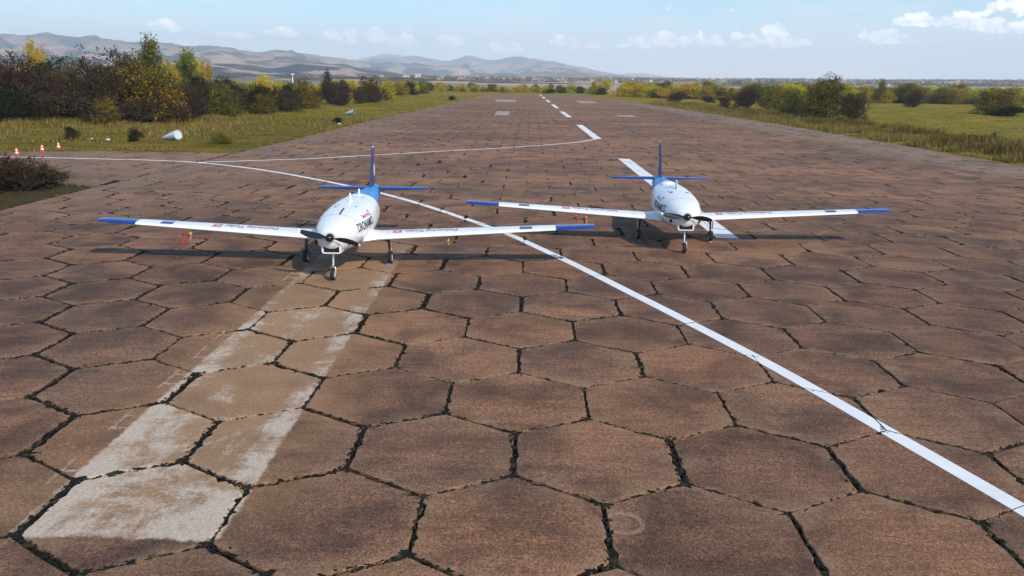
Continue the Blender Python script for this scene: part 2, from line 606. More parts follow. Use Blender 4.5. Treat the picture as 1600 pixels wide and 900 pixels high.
    base = T.mix(T.math('MULTIPLY', ins, T.math('MULTIPLY', T.smooth(wear, 0.492, 0.605, 0.0, 0.85), T.smooth(y, 28.0, 19.0, 0.40, 1.0))), base, (0.62, 0.555, 0.48))
    base = T.mix(T.math('MULTIPLY', ins, T.smooth(ws, 0.40, 0.30, 0.0, 0.45)), base, (0.20, 0.13, 0.09))
    # short hatch strokes along its left rim and the right
    hat = T.math('PINGPONG', T.math('MULTIPLY', y, 2.0), 0.5)
    hs = T.math('MULTIPLY', T.smooth(hat, 0.40, 0.47), T.math('MULTIPLY', T.smooth(xs, -1.62, -1.55), T.smooth(xs, -1.22, -1.3)))
    ln = T.math('MULTIPLY', T.smooth(T.math('ABSOLUTE', T.math('ADD', xs, 1.60)), 0.03, 0.012), T.smooth(y, 9.8, 10.2))
    hs = T.math('MAXIMUM', hs, ln)
    hs = T.math('MULTIPLY', hs, T.math('MULTIPLY', T.smooth(T.noise(pos, 0.5, 2), 0.50, 0.56), T.math('MULTIPLY', T.smooth(y, 10.0, 10.6), T.smooth(y, 27, 23))))
    base = T.mix(T.math('MULTIPLY', hs, T.smooth(wf, 0.40, 0.60, 0.15, 0.85)), base, (0.58, 0.50, 0.42))
    # a faint tan ring left by something round
    rd = T.math('SQRT', T.math('ADD', T.math('POWER', T.math('SUBTRACT', x, 1.52), 2.0), T.math('POWER', T.math('SUBTRACT', y, 9.52), 2.0)))
    ring = T.math('MULTIPLY', T.smooth(T.math('ABSOLUTE', T.math('SUBTRACT', rd, 0.25)), 0.055, 0.015), T.smooth(en, 0.3, 0.55, 0.25, 0.6))
    base = T.mix(ring, base, (0.40, 0.27, 0.17))
    base = T.mix(T.smooth(gr, 0.40, 0.62), T.mix(1.0, base, (0.80, 0.79, 0.78), 'MULTIPLY'), T.mix(1.0, base, (1.14, 1.13, 1.12), 'MULTIPLY'))
    base = T.mix(T.smooth(g2, 0.36, 0.28, 0.0, 0.5), base, (0.06, 0.045, 0.035))
    base = T.mix(1.0, base, (0.84, 0.790, 0.745), 'MULTIPLY')
    T.put(b.inputs['Base Color'], base)
    T.put(b.inputs['Roughness'], T.lin(big, 0.3, 0.7, 0.80, 0.97))
    b.inputs['Specular IOR Level'].default_value = 0.25
    hgt = T.math('ADD', T.math('MULTIPLY', gr, 0.5), T.math('MULTIPLY', st, 0.8))
    bp = T.node('ShaderNodeBump')
    bp.inputs['Strength'].default_value = 0.5
    bp.inputs['Distance'].default_value = 0.012
    T.put(bp.inputs['Height'], hgt)
    T.l.new(bp.outputs[0], b.inputs['Normal'])
    return m


M_SLAB = slab_material()

M_JOINT, T_, b_, o_ = shader('black_joint_soil')
_g = T_.node('ShaderNodeNewGeometry')
_n = T_.noise(_g.outputs['Position'], 9.0, 5, 0.7)
T_.put(b_.inputs['Base Color'], T_.mix(T_.smooth(_n, 0.5, 0.75), (0.010, 0.009, 0.008), (0.045, 0.034, 0.020)))
b_.inputs['Roughness'].default_value = 0.95
b_.inputs['Specular IOR Level'].default_value = 0.1


def tint_material(name, rough=0.8, trans=0.0, vary=0.0, spec=0.2):
    m, T, b, out = shader(name)
    at = T.node('ShaderNodeAttribute', attribute_name='tint')
    c = at.outputs['Color']
    if vary:
        oi = T.node('ShaderNodeObjectInfo')
        hs = T.node('ShaderNodeHueSaturation')
        T.put(hs.inputs['Hue'], T.lin(oi.outputs['Random'], 0, 1, 0.5 - 0.02 * vary, 0.5 + 0.015 * vary))
        rr = T.math('FRACT', T.math('MULTIPLY', oi.outputs['Random'], 17.31))
        T.put(hs.inputs['Value'], T.lin(rr, 0, 1, 1.0 - 0.3 * vary, 1.0 + 0.25 * vary))
        T.put(hs.inputs['Color'], c)
        c = hs.outputs[0]
    T.put(b.inputs['Base Color'], c)
    b.inputs['Roughness'].default_value = rough
    b.inputs['Specular IOR Level'].default_value = spec
    if trans:
        tr = T.node('ShaderNodeBsdfTranslucent')
        T.put(tr.inputs[0], c)
        mx = T.node('ShaderNodeMixShader')
        mx.inputs[0].default_value = trans
        T.l.new(b.outputs[0], mx.inputs[1])
        T.l.new(tr.outputs[0], mx.inputs[2])
        T.l.new(mx.outputs[0], out.inputs[0])
    return m


M_FILL = tint_material('joint_moss', 0.95)
M_GRASS = tint_material('grass_blades', 0.75, 0.3)
M_LEAF = tint_material('leaves', 0.7, 0.28, vary=1.0)
M_TWIG = tint_material('twigs', 0.85, 0.0, vary=0.6)
M_BARK = mat('bark', (0.055, 0.042, 0.032), 0.9)


def edge_hash(p, q):
    mx, my = round((p[0] + q[0]) * 0.5, 1), round((p[1] + q[1]) * 0.5, 1)
    return random.Random(hash((int(mx * 10), int(my * 10))) & 0xffffffff)


def joint_gap(p, q):
    r = edge_hash(p, q)
    mx = (p[0] + q[0]) * 0.5
    m = 0.066 if mx < -2.0 else (0.044 if mx < 3 else 0.028)
    along = abs(q[0] - p[0]) < 0.4
    v = m * r.choice((0.3, 0.5, 0.8, 1.0, 1.2, 1.5)) * (1.25 if along else 0.85)
    if (p[1] + q[1]) > 80:
        v *= r.choice((0.15, 0.4, 0.9, 1.4, 2.2)) if along else r.choice((0.08, 0.12, 0.3))
    return max(0.004, v)


def slab_geometry(poly, dens, lift, tx, ty, r1, r2, org, fine):
    """one slab: ragged outline, rounded arris, skirt.  returns verts, tris, attr"""
    poly = ccw(poly)
    n = len(poly)
    gaps = [joint_gap(poly[i], poly[(i + 1) % n]) * 0.5 for i in range(n)]
    p2 = inset(poly, gaps)
    if len(p2) < 3 or area(p2) < 0.05: return None
    rs = random.Random(int(r1 * 1e6))
    pts = []
    c = (sum(p[0] for p in p2) / len(p2), sum(p[1] for p in p2) / len(p2))
    for i in range(len(p2)):
        p, q = p2[i], p2[(i + 1) % len(p2)]
        L = math.hypot(q[0] - p[0], q[1] - p[1])
        k = max(1, int(round(L / 1.45 * dens)))
        nx, ny = -(q[1] - p[1]) / max(L, 1e-6), (q[0] - p[0]) / max(L, 1e-6)
        for j in range(k):
            t = j / k + (rs.uniform(-0.3, 0.3) / k if j else 0)
            d = abs(rs.gauss(0, 0.014))
            if rs.random() < 0.11: d += rs.uniform(0.015, 0.065)
            if j == 0: d = rs.uniform(0.0, 0.05)
            pts.append((p[0] + (q[0] - p[0]) * t + nx * d, p[1] + (q[1] - p[1]) * t + ny * d))
    # corner points move towards the middle too
    m = len(pts)
    V, A = [], []

    def ringv(f, dz, e):
        for (x, y) in pts:
            dx, dy = c[0] - x, c[1] - y
            L = math.hypot(dx, dy)
            X, Y = x + dx / L * f, y + dy / L * f
            V.append((X - org[0], Y - org[1], lift + tx * (X - c[0]) + ty * (Y - c[1]) + dz - org[2]))
            A.append((e, r1, r2))
    F = []
    if fine:
        levels = [(0, -0.075, 1.0), (0, -0.010, 1.0), (0.013, 0.0, 1.0), (0.12, 0.0, 0.72), (0.48, 0.0, 0.0)]
    else:
        levels = [(0, -0.060, 0.3), (0, 0.0, 0.3)]
    for (f, dz, e) in levels: ringv(f, dz, e)
    for l in range(len(levels) - 1):
        for i in range(m):
            j = (i + 1) % m
            a, b_, c_, d_ = l * m + i, l * m + j, l * m + m + j, l * m + m + i
            F += [(a, b_, c_), (a, c_, d_)]
    V.append((c[0] - org[0], c[1] - org[1], lift - org[2]))
    A.append((0.0, r1, r2))
    ci = len(V) - 1
    o = (len(levels) - 1) * m
    for i in range(m): F.append((o + i, o + (i + 1) % m, ci))
    return V, F, A


def slab_mesh(V, F, A, name):
    me = fast_mesh(name, np.array(V), np.array(F), [M_SLAB])
    a = me.color_attributes.new('slab', 'FLOAT_COLOR', 'POINT')
    c = np.ones((len(V), 4), np.float32)
    c[:, :3] = np.array(A)
    a.data.foreach_set('color', c.ravel())
    return me


SLABS = []          # (poly, lift, tx, ty) for the paint


def build_pavement():
    # bed of soil under the slabs
    bed = MB()
    bed.add([(x, y, -0.052) for x, y in ccw(RUNWAY)], [tuple(range(len(RUNWAY)))])
    run = bed.build('runway', M_JOINT, None, kind='structure', label='runway paved with large brown hexagonal concrete slabs')
    bed = MB()
    tp = ccw(TAXI)
    bed.add([(x, y, -0.056) for x, y in tp], [tuple(range(len(tp)))])
    tax = bed.build('taxiway', M_JOINT, None, kind='structure', label='taxiway of worn slabs leading off to the left')
    cells = []
    for r in range(-6, 190):
        for i in range(-44, 40):
            if (i - r) % 2: continue
            # centre of the hexagon above the vertical joint row r
            cx, cy = i + 1, 1.5 * r + 0.5
            X0, Y0 = lat(cx * W_HEX / 2, cy * S_HEX)
            if Y0 > 374 or Y0 < 2.0: continue
            h = [lat(cx * W_HEX / 2 + S_HEX * math.sin(a), cy * S_HEX + S_HEX * math.cos(a)) for a in [k * math.pi / 3 for k in range(6)]]
            cells.append((ccw(h), X0, Y0))
    out = []
    tri_t = [clip for clip in ()]
    t1 = [(-21.71, 44.6), (-21.24, 66.1), (-24.0, 65.2), (-30.0, 62.9), (-90, 62.4), (-90, 47.0)]
    t2 = [(-21.79, 41.2), (-21.71, 44.58), (-29.9, 44.88), (-24.0, 42.6)]
    for h, X0, Y0 in cells:
        for reg, par in ((RUNWAY, run), (t1, tax), (t2, tax)):
            if par is tax and (X0 > -19 or Y0 < 38 or Y0 > 70): continue
            if par is run and X0 < -24: continue
            c = clip_convex(h, reg)
            if len(c) >= 3 and abs(area(c)) > 0.12:
                out.append((c, par))
    ax = []
    for poly, par in out:
        mx = sum(p[0] for p in poly) / len(poly)
        my = sum(p[1] for p in poly) / len(poly)
        inview = abs(mx) < 0.66 * my + 1.0 and my > 6.2
        ax.append((0 if inview else 1, my * my + mx * mx))
    order = sorted(range(len(out)), key=lambda i: ax[i])
    nr = nt = 0
    lots = {run: ([], [], []), tax: ([], [], [])}
    for i in order:
        poly, par = out[i]
        mx = sum(p[0] for p in poly) / len(poly)
        my = sum(p[1] for p in poly) / len(poly)
        rr = random.Random(int(mx * 977) * 7919 + int(my * 1013))
        lift = rr.uniform(-0.009, 0.002)
        tx, ty = rr.gauss(0, 0.0022), rr.gauss(0, 0.0022)
        r1, r2 = rr.random(), rr.random()
        SLABS.append((poly, lift, tx, ty, mx, my))
        single = (par is run and nr < 292) or (par is tax and nt < 140)
        if ax[i][0]: single = False
        if single:
            dist = math.hypot(mx, my)
            g = slab_geometry(poly, 11 if dist < 20 else 6, lift, tx, ty, r1, r2, (mx, my, 0.0), True)
            if g is None: continue
            link('slab', slab_mesh(*g, 'slab'), par, (mx, my, 0.0))
            if par is run: nr += 1
            else: nt += 1
        else:
            g = slab_geometry(poly, 2 if my < 120 else 1, lift, tx, ty, r1, r2, (0, 0, 0), False)
            if g is None: continue
            V, F, A = lots[par]
            b0 = len(V)
            V += g[0]
            F += [tuple(k + b0 for k in f) for f in g[1]]
            A += g[2]
    for par, (V, F, A) in lots.items():
        if V: link('slab_field', slab_mesh(V, F, A, 'slab_field'), par, kind='stuff')
    # ---- crumbs of black filler, moss and grass along the joints
    V, F, Cc = [], [], []
    seen = set()
    for poly, lift, tx, ty, mx, my in SLABS:
        if my > 170 or abs(mx) > 0.75 * my + 3: continue
        n = len(poly)
        for i in range(n):
            p, q = poly[i], poly[(i + 1) % n]
            key = (round((p[0] + q[0]) * 5), round((p[1] + q[1]) * 5))
            if key in seen: continue
            seen.add(key)
            r = random.Random(key[0] * 7919 + key[1])
            L = math.hypot(q[0] - p[0], q[1] - p[1])
            g = joint_gap(p, q)
            along = abs(q[0] - p[0]) < 0.4
            near = my < 26
            cnt = int(L * (30 if near else (5 if my < 45 else 2.6)) * min(1.6, g / 0.03) * (1.5 if along else 1.0))
            cl = r.random()
            for _ in range(cnt):
                # bunch towards one end of the joint
                t = r.random() ** (1.0 + cl)
                if r.random() < 0.25: t = r.choice((0.0, 1.0)) + r.uniform(-0.08, 0.08)
                off = r.gauss(0, 0.012 + g * 0.45)
                X = p[0] + (q[0] - p[0]) * t - (q[1] - p[1]) / L * off
                Y = p[1] + (q[1] - p[1]) * t + (q[0] - p[0]) / L * off
                if 7.3 < X < 8.9 and 29.5 < Y < 62.5: continue
                sz = r.uniform(0.007, 0.034) if near else r.uniform(0.02, 0.075)
                if r.random() < 0.05: sz *= 1.8
                ang = math.atan2(q[1] - p[1], q[0] - p[0]) + r.gauss(0, 0.5)
                el = r.uniform(1.0, 2.6)
                k = 6
                b0 = len(V)
                hz = lift + sz * r.uniform(0.15, 0.45)
                pal = r.random()
                if pal < 0.80: col = (0.010, 0.009, 0.008)
                elif pal < 0.93: col = (0.035, 0.028, 0.015)
                else: col = (0.05, 0.055, 0.012)
                if not near and pal > 0.84: col = (0.14, 0.105, 0.03)
                for a in range(k):
                    th = 2 * math.pi * a / k
                    rad = sz * r.uniform(0.6, 1.2)
                    u, v = rad * el * math.cos(th), rad * math.sin(th)
                    V.append((X + u * math.cos(ang) - v * math.sin(ang), Y + u * math.sin(ang) + v * math.cos(ang), lift - 0.004))
                    Cc.append(col)
                V.append((X, Y, hz))
                Cc.append(col)
                for a in range(k): F.append((b0 + a, b0 + (a + 1) % k, b0 + k))
    link('joint_filler', fast_mesh('joint_filler', np.array(V), np.array(F), [M_FILL], np.array(Cc)), run, kind='stuff')
    return run, tax


run, tax = build_pavement()


# ------------------------------------------------------------------ painted markings
def paint_material(name, col, wear0, wear1, under):
    m, T, b, out = shader(name)
    geo = T.node('ShaderNodeNewGeometry')
    pos = geo.outputs['Position']
    n = T.noise(T.vmath('MULTIPLY', pos, (1.0, 0.6, 1.0)), 6.0, 7, 0.72, 0.5)
    n2 = T.noise(pos, 1.3, 4, 0.6)
    c = T.mix(T.smooth(n2, 0.35, 0.7, 0.0, 0.3), col, tuple(k * 0.72 for k in col))
    c = T.mix(T.smooth(n, wear0, wear1), c, under)
    T.put(b.inputs['Base Color'], c)
    b.inputs['Roughness'].default_value = 0.7
    return m


M_PAINT = paint_material('fresh_white_paint', (0.74, 0.74, 0.745), 0.62, 0.78, (0.30, 0.24, 0.19))
M_OLD = paint_material('worn_white_paint', (0.46, 0.39, 0.32), 0.40, 0.60, (0.22, 0.16, 0.12))


def catmull(pts, k=8):
    out = []
    P = [pts[0]] + list(pts) + [pts[-1]]
    for i in range(1, len(P) - 2):
        for j in range(k):
            t = j / k
            out.append(tuple(0.5 * ((2 * P[i][d]) + (-P[i - 1][d] + P[i + 1][d]) * t + (2 * P[i - 1][d] - 5 * P[i][d] + 4 * P[i + 1][d] - P[i + 2][d]) * t * t
                                    + (-P[i - 1][d] + 3 * P[i][d] - 3 * P[i + 1][d] + P[i + 2][d]) * t ** 3) for d in (0, 1)))
    out.append(tuple(pts[-1]))
    return out


def quads_of(pts, w):
    L, Rr = [], []
    for i, p in enumerate(pts):
        a, b = pts[max(i - 1, 0)], pts[min(i + 1, len(pts) - 1)]
        dx, dy = b[0] - a[0], b[1] - a[1]
        l = math.hypot(dx, dy)
        L.append((p[0] - dy / l * w / 2, p[1] + dx / l * w / 2))
        Rr.append((p[0] + dy / l * w / 2, p[1] - dx / l * w / 2))
    return [ccw([L[i], L[i + 1], Rr[i + 1], Rr[i]]) for i in range(len(pts) - 1)]


def paint(name, quads, material, parent, gap=0.007, label=None, rise=0.004):
    V, F = [], []
    for q in quads:
        x0, x1 = min(p[0] for p in q), max(p[0] for p in q)
        y0, y1 = min(p[1] for p in q), max(p[1] for p in q)
        for poly, lift, tx, ty, mx, my in SLABS:
            if mx + 1.6 < x0 or mx - 1.6 > x1 or my + 1.6 < y0 or my - 1.6 > y1: continue
            ip = inset(ccw(poly), [gap] * len(poly))
            if len(ip) < 3: continue
            c = clip_convex(q, ip)
            if len(c) < 3 or abs(area(c)) < 1e-4: continue
            b = len(V)
            V += [(p[0], p[1], lift + tx * (p[0] - mx) + ty * (p[1] - my) + rise) for p in c]
            F.append(tuple(range(b, b + len(c))))
    me = new_mesh(name, V, F, [material])
    o = link(name, me, parent)
    if label: o['label'] = label
    return o


lineA = [(-62, 57.4), (-45, 56.9), (-35.86, 56.5), (-29.0, 56.1), (-24.5, 55.6), (-21.3, 54.55), (-16.47, 51.3), (-11.59, 46.5), (-6.17, 40.1),
         (-1.06, 31.8), (1.5, 26.2), (3.47, 21.1), (5.35, 15.95), (6.43, 12.4), (7.2, 9.7), (7.7, 7.6), (8.0, 5.0), (8.1, 2.0)]
lineB = [(-21.4, 54.75), (-18.0, 56.6), (-14.91, 58.4), (-11.04, 61.8), (-5.47, 66.8), (-0.8, 70.8), (3.35, 75.2), (6.3, 79.2), (8.5, 83.9)]
paint('guide_line', quads_of(catmull(lineA), 0.31), M_PAINT, run, label='long white guide line curving from the taxiway to the lower right')
paint('guide_line', quads_of(catmull(lineB), 0.31), M_PAINT, run, label='thin white line joining the dashed centreline to the long guide line')
for y0, y1 in ((29.9, 62.0), (84.0, 111.5), (135.7, 162.0), (181.4, 211.7), (233, 262), (284, 314), (333, 360)):
    xa, xb = 7.88 + 0.0085 * y0, 7.88 + 0.0085 * y1
    paint('centreline_dash', quads_of([(xa, y0), ((xa + xb) / 2, (y0 + y1) / 2), (xb, y1)], 0.86), M_PAINT, run)
for x0, x1, y0, y1 in ((-3.5, -1.0, 139.5, 158.0), (-5.6, 0.3, 229.5, 256.0), (18.6, 23.6, 228, 254), (18.0, 21.2, 140.5, 147.5)):
    paint('faded_marking', [[(x0, y0), (x1, y0), (x1, y1), (x0, y1)]], M_OLD, run, gap=0.02)


# ------------------------------------------------------------------ ground, hills
def ground_material():
    m, T, b, out = shader('meadow')
    geo = T.node('ShaderNodeNewGeometry')
    pos = geo.outputs['Position']
    x, y, z = T.xyz(pos)
    n1 = T.noise(pos, 0.06, 5, 0.6)
    n2 = T.noise(T.vmath('MULTIPLY', pos, (0.4, 1.0, 1.0)), 0.35, 6, 0.68)
    n3 = T.noise(pos, 6.0, 4, 0.7)
    g = T.ramp(n2, [(0.25, (0.062, 0.066, 0.008)), (0.44, (0.138, 0.128, 0.011)), (0.58, (0.24, 0.188, 0.024)), (0.78, (0.33, 0.23, 0.070))])
    g = T.mix(T.smooth(n1, 0.40, 0.62, 0.0, 0.75), g, T.mix(1.0, g, (1.35, 1.05, 0.8), 'MULTIPLY'))
    g = T.mix(T.smooth(n3, 0.3, 0.7, 0.0, 1.0), T.mix(1.0, g, (0.6, 0.6, 0.6), 'MULTIPLY'), T.mix(1.0, g, (1.3, 1.3, 1.2), 'MULTIPLY'))
    # the left verge is darker grass
    g = T.mix(T.math('MULTIPLY', T.smooth(x, -18.0, -21.0), T.smooth(y, 150.0, 90.0)), g, T.mix(1.0, g, (0.72, 0.70, 0.80), 'MULTIPLY'))
    # bramble bed on the near left corner: bare soil, its colour darkened for the shadow there
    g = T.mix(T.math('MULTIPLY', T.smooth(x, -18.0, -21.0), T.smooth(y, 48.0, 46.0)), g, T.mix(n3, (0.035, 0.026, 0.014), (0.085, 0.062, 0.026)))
    # strip fields far out on the plain
    fv = T.node('ShaderNodeTexVoronoi', feature='F1')
    T.put(fv.inputs['Vector'], T.vmath('MULTIPLY', pos, (0.0035, 0.0011, 0.0)))
    fv.inputs['Scale'].default_value = 1.0
    fr, fg, fb = T.xyz(fv.outputs['Color'])
    fc = T.ramp(fr, [(0.0, (0.36, 0.21, 0.17)), (0.25, (0.17, 0.17, 0.09)), (0.45, (0.48, 0.31, 0.24)), (0.62, (0.09, 0.13, 0.08)), (0.78, (0.56, 0.40, 0.28)), (1.0, (0.24, 0.19, 0.12))])
    dist = T.math('SQRT', T.math('ADD', T.math('MULTIPLY', x, x), T.math('MULTIPLY', y, y)))
    g = T.mix(T.smooth(dist, 420.0, 800.0), g, fc)
    T.put(b.inputs['Base Color'], g)
    b.inputs['Roughness'].default_value = 0.95
    b.inputs['Specular IOR Level'].default_value = 0.1
    bp = T.node('ShaderNodeBump')
    bp.inputs['Strength'].default_value = 0.9
    bp.inputs['Distance'].default_value = 0.12
    T.put(bp.inputs['Height'], n3)
    T.l.new(bp.outputs[0], b.inputs['Normal'])
    return m


def spaced(parts):
    out = []
    for a, b, s in parts:
        out += list(np.arange(a, b, s))
    return np.array(out)


def grid_mesh(name, X, Y, Z, mats, smooth=True):
    ny, nx = X.shape
    V = np.stack([X.ravel(), Y.ravel(), Z.ravel()], 1)
    i = np.arange((ny - 1) * (nx - 1))
    r, c = i // (nx - 1), i % (nx - 1)
    a = r * nx + c
    F = np.stack([a, a + 1, a + nx + 1, a + nx], 1)
    return fast_mesh(name, V, F, mats, smooth=smooth)


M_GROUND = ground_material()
gx = np.concatenate([-np.geomspace(14000, 260, 22), spaced([(-240, -96, 12), (-96, -34, 2.0), (-34, -16, 0.6), (-16, 24, 4.0), (24, 36, 1.5), (36, 44, 0.5), (44, 100, 2.5), (100, 260, 10)]), np.geomspace(260, 14000, 22)])
gy = np.concatenate([-np.geomspace(9000, 60, 12), spaced([(-50, 30, 8), (30, 84, 0.9), (84, 200, 2.5), (200, 420, 8)]), np.geomspace(420, 16000, 34)])
GX, GY = np.meshgrid(gx, gy)
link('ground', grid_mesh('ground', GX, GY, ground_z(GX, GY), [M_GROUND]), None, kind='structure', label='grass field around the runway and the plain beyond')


def hill_material(name, bare, forest, dark, f0, f1, zscale):
    m, T, b, out = shader(name)
    geo = T.node('ShaderNodeNewGeometry')
    pos = geo.outputs['Position']
    x, y, z = T.xyz(pos)
    p = T.vmath('MULTIPLY', pos, (0.001, 0.001, 0.0016))
    n = T.noise(p, 2.2, 8, 0.62, 0.6)
    n2 = T.noise(p, 9.0, 6, 0.65, 0.3)
    zz = T.math('DIVIDE', z, zscale)
    k = T.math('ADD', T.math('ADD', n, T.math('MULTIPLY', n2, 0.35)), T.math('MULTIPLY', zz, -0.35))
    c = T.mix(T.smooth(n2, 0.35, 0.65), bare, tuple(v * 0.62 for v in bare))
    c = T.mix(T.smooth(k, f0, f0 + 0.06), c, forest)
    c = T.mix(T.smooth(k, f1, f1 + 0.05), c, dark)
    # pale fields low down
    fl = T.math('MULTIPLY', T.smooth(zz, 0.55, 0.10), T.smooth(T.noise(T.vmath('MULTIPLY', p, (1.0, 0.5, 1)), 6.0, 3, 0.5), 0.48, 0.56))
    c = T.mix(T.math('MULTIPLY', fl, 0.8), c, (0.46, 0.29, 0.23))
    T.put(b.inputs['Base Color'], c)
    b.inputs['Roughness'].default_value = 1.0
    b.inputs['Specular IOR Level'].default_value = 0.0
    return m


def ridge(name, label, prof, d0, dr, d1, amp, seed, material, az0=-62, az1=62, na=420, nd=90, detail=0.26):
    """prof: (azimuth deg, elevation of the crest in radians seen from the camera); dr = distance of the crest"""
    az = np.linspace(R(az0), R(az1), na)
    pa = np.array([R(a) for a, e in prof]); pe = np.array([e for a, e in prof])
    crest = np.interp(az, pa, pe) * dr
    D = np.concatenate([np.linspace(d0, dr, int(nd * 0.75)), np.linspace(dr, d1, nd - int(nd * 0.75))[1:]])
    A, DD = np.meshgrid(az, D)
    t = np.clip((DD - d0) / (dr - d0), 0, 1)
    back = np.clip((DD - dr) / (d1 - dr), 0, 1)
    X, Y = DD * np.sin(A), DD * np.cos(A)
    rise = t ** 1.25
    sp = fbm(X / 900.0, Y / 1500.0, 5, seed, 0.55)
    sp = 1 - np.abs(2 * sp - 1)                         # spurs and gullies
    spur = (sp - 0.75)
    Z = crest[None, :] * (rise * (1 + 0.0 * spur)) * (1 - 0.6 * back)
    Z = Z + amp * spur * np.sin(np.pi * np.clip(t, 0, 1)) ** 0.8 * (crest[None, :] / (crest.max() + 1e-6) + 0.15)
    Z = Z + detail * amp * (fbm(X / 240.0, Y / 240.0, 4, seed + 20) - 0.5) * np.clip(t * 2, 0, 1) * (crest[None, :] / (crest.max() + 1e-6) + 0.06)
    Z = np.where(DD <= d0 + 1, -30.0, Z)
    return link(name, grid_mesh(name, X, Y, Z + 5.0 - 2.0 * (1 - t), [material]), None, kind='structure', label=label)


def elev(px, py):
    """crest of the skyline: image position to azimuth (deg) and slope above the camera height"""
    f, pt, ro = 1255.0, 0.2521, 0.015
    u, v = px - 800.0, py - 450.0
    a = math.cos(ro) * u + math.sin(ro) * v
    b = -math.sin(ro) * u + math.cos(ro) * v
    dx, dy, dz = a, f * math.cos(pt) - b * math.sin(pt), -f * math.sin(pt) - b * math.cos(pt)
    return (math.degrees(math.atan2(dx, dy)), dz / math.hypot(dx, dy))


main_crest = [(-62, 0.030), (-50, 0.040), (-40, 0.046)] + [elev(*p) for p in ((0, 56), (40, 59), (75, 53), (110, 60), (125, 62), (150, 60), (200, 70), (240, 66), (270, 70), (300, 75), (345, 76), (380, 80),
              (400, 84), (430, 80), (470, 84), (500, 89), (540, 93), (570, 98), (610, 106), (650, 112), (700, 118), (760, 124), (830, 127))] + [(6, 0.0), (62, 0.0)]
far_crest = [(-62, 0.0), (-20, 0.0)] + [elev(*p) for p in ((470, 112), (500, 101), (540, 94), (575, 95), (605, 91), (640, 89), (665, 92), (690, 96), (705, 94), (732, 86), (760, 93), (790, 92), (815, 91), (845, 95),
             (870, 99), (900, 105), (940, 113), (970, 118), (1010, 124), (1060, 129))] + [(14, 0.0), (62, 0.0)]
peak_crest = [(-62, 0.0), (-16, 0.0)] + [elev(*p) for p in ((530, 108), (560, 92), (585, 87), (603, 83), (625, 86), (650, 92), (690, 106), (940, 121), (975, 115), (1000, 114), (1025, 117), (1060, 123), (1100, 128), (1180, 131),
              (1260, 131), (1400, 133), (1500, 133), (1600, 133))] + [(40, 0.0075), (62, 0.006)]
foot_crest = [(-62, 0.014), (-40, 0.018)] + [elev(*p) for p in ((0, 92), (100, 90), (200, 96), (300, 100), (360, 102), (420, 108), (470, 103), (510, 106), (560, 112), (620, 116), (700, 121), (760, 124), (840, 128), (900, 130))] + [(8, 0.0), (62, 0.0)]
M_H1 = hill_material('near_range', (0.29, 0.185, 0.165), (0.050, 0.075, 0.062), (0.018, 0.040, 0.055), 0.49, 0.60, 520.0)
M_H2 = hill_material('far_range', (0.34, 0.22, 0.18), (0.055, 0.065, 0.055), (0.03, 0.05, 0.07), 0.50, 0.60, 520.0)
M_H3 = hill_material('foothills', (0.29, 0.185, 0.15), (0.045, 0.065, 0.036), (0.012, 0.030, 0.045), 0.44, 0.53, 240.0)
ridge('hills', 'long brown mountain ridge on the left', main_crest, 2600, 7200, 9500, 270, 3, M_H1, na=560, nd=130)
ridge('hills', 'paler mountains behind the runway end', far_crest, 4200, 10500, 12500, 260, 13, M_H2, na=460)
ridge('hills', 'faint distant peaks', peak_crest, 11500, 14000, 15500, 60, 23, M_H2, na=340, nd=40)
ridge('hills', 'dark wooded foothills below the mountains', foot_crest, 1300, 4600, 6000, 110, 33, M_H3)


# ------------------------------------------------------------------ aircraft
M_WHITE = painted('white_gloss_paint', (0.80, 0.80, 0.80), 0.28, 0.5, 0.20, 3.0)
M_BLUE = painted('royal_blue_paint', (0.007, 0.036, 0.235), 0.30, 0.5, 0.1)
M_AZURE = painted('sky_lit_blue', (0.035, 0.24, 0.58), 0.45, 0.1, 0.1)  # tail-top blue made lighter: sky reflection put into the colour
M_NAVY = painted('navy_paint', (0.010, 0.034, 0.150), 0.30, 0.5, 0.1)
M_MAG = painted('magenta_paint', (0.60, 0.02, 0.12), 0.35, 0.2, 0.05)
M_PURP = painted('plum_lettering', (0.30, 0.035, 0.13), 0.4, 0.1, 0.05)
M_DKTXT = painted('dark_lettering', (0.012, 0.016, 0.04), 0.4, 0.1, 0.0)
M_BLACK = painted('black_satin', (0.008, 0.008, 0.009), 0.28, 0.2, 0.0)
M_HOLE = mat('dark_opening', (0.004, 0.004, 0.004), 0.8)
M_RUB = painted('tyre_rubber', (0.014, 0.014, 0.014), 0.75, 0.0, 0.3)
M_STEEL = mat('bare_metal', (0.55, 0.55, 0.55), 0.35, 0.9)
M_DSTEEL = mat('dark_metal', (0.06, 0.06, 0.06), 0.45, 0.6)
M_GREY = mat('grey_rubber', (0.16, 0.16, 0.155), 0.8)
M_RED = painted('red_fabric', (0.62, 0.014, 0.012), 0.6, 0.0, 0.1)
M_PINK = painted('pink_fabric', (0.65, 0.14, 0.16), 0.6, 0.0, 0.1)
M_YEL = painted('yellow_fabric', (0.80, 0.52, 0.01), 0.6, 0.0, 0.1)
M_SEAM = mat('panel_gap', (0.16, 0.16, 0.17), 0.7)

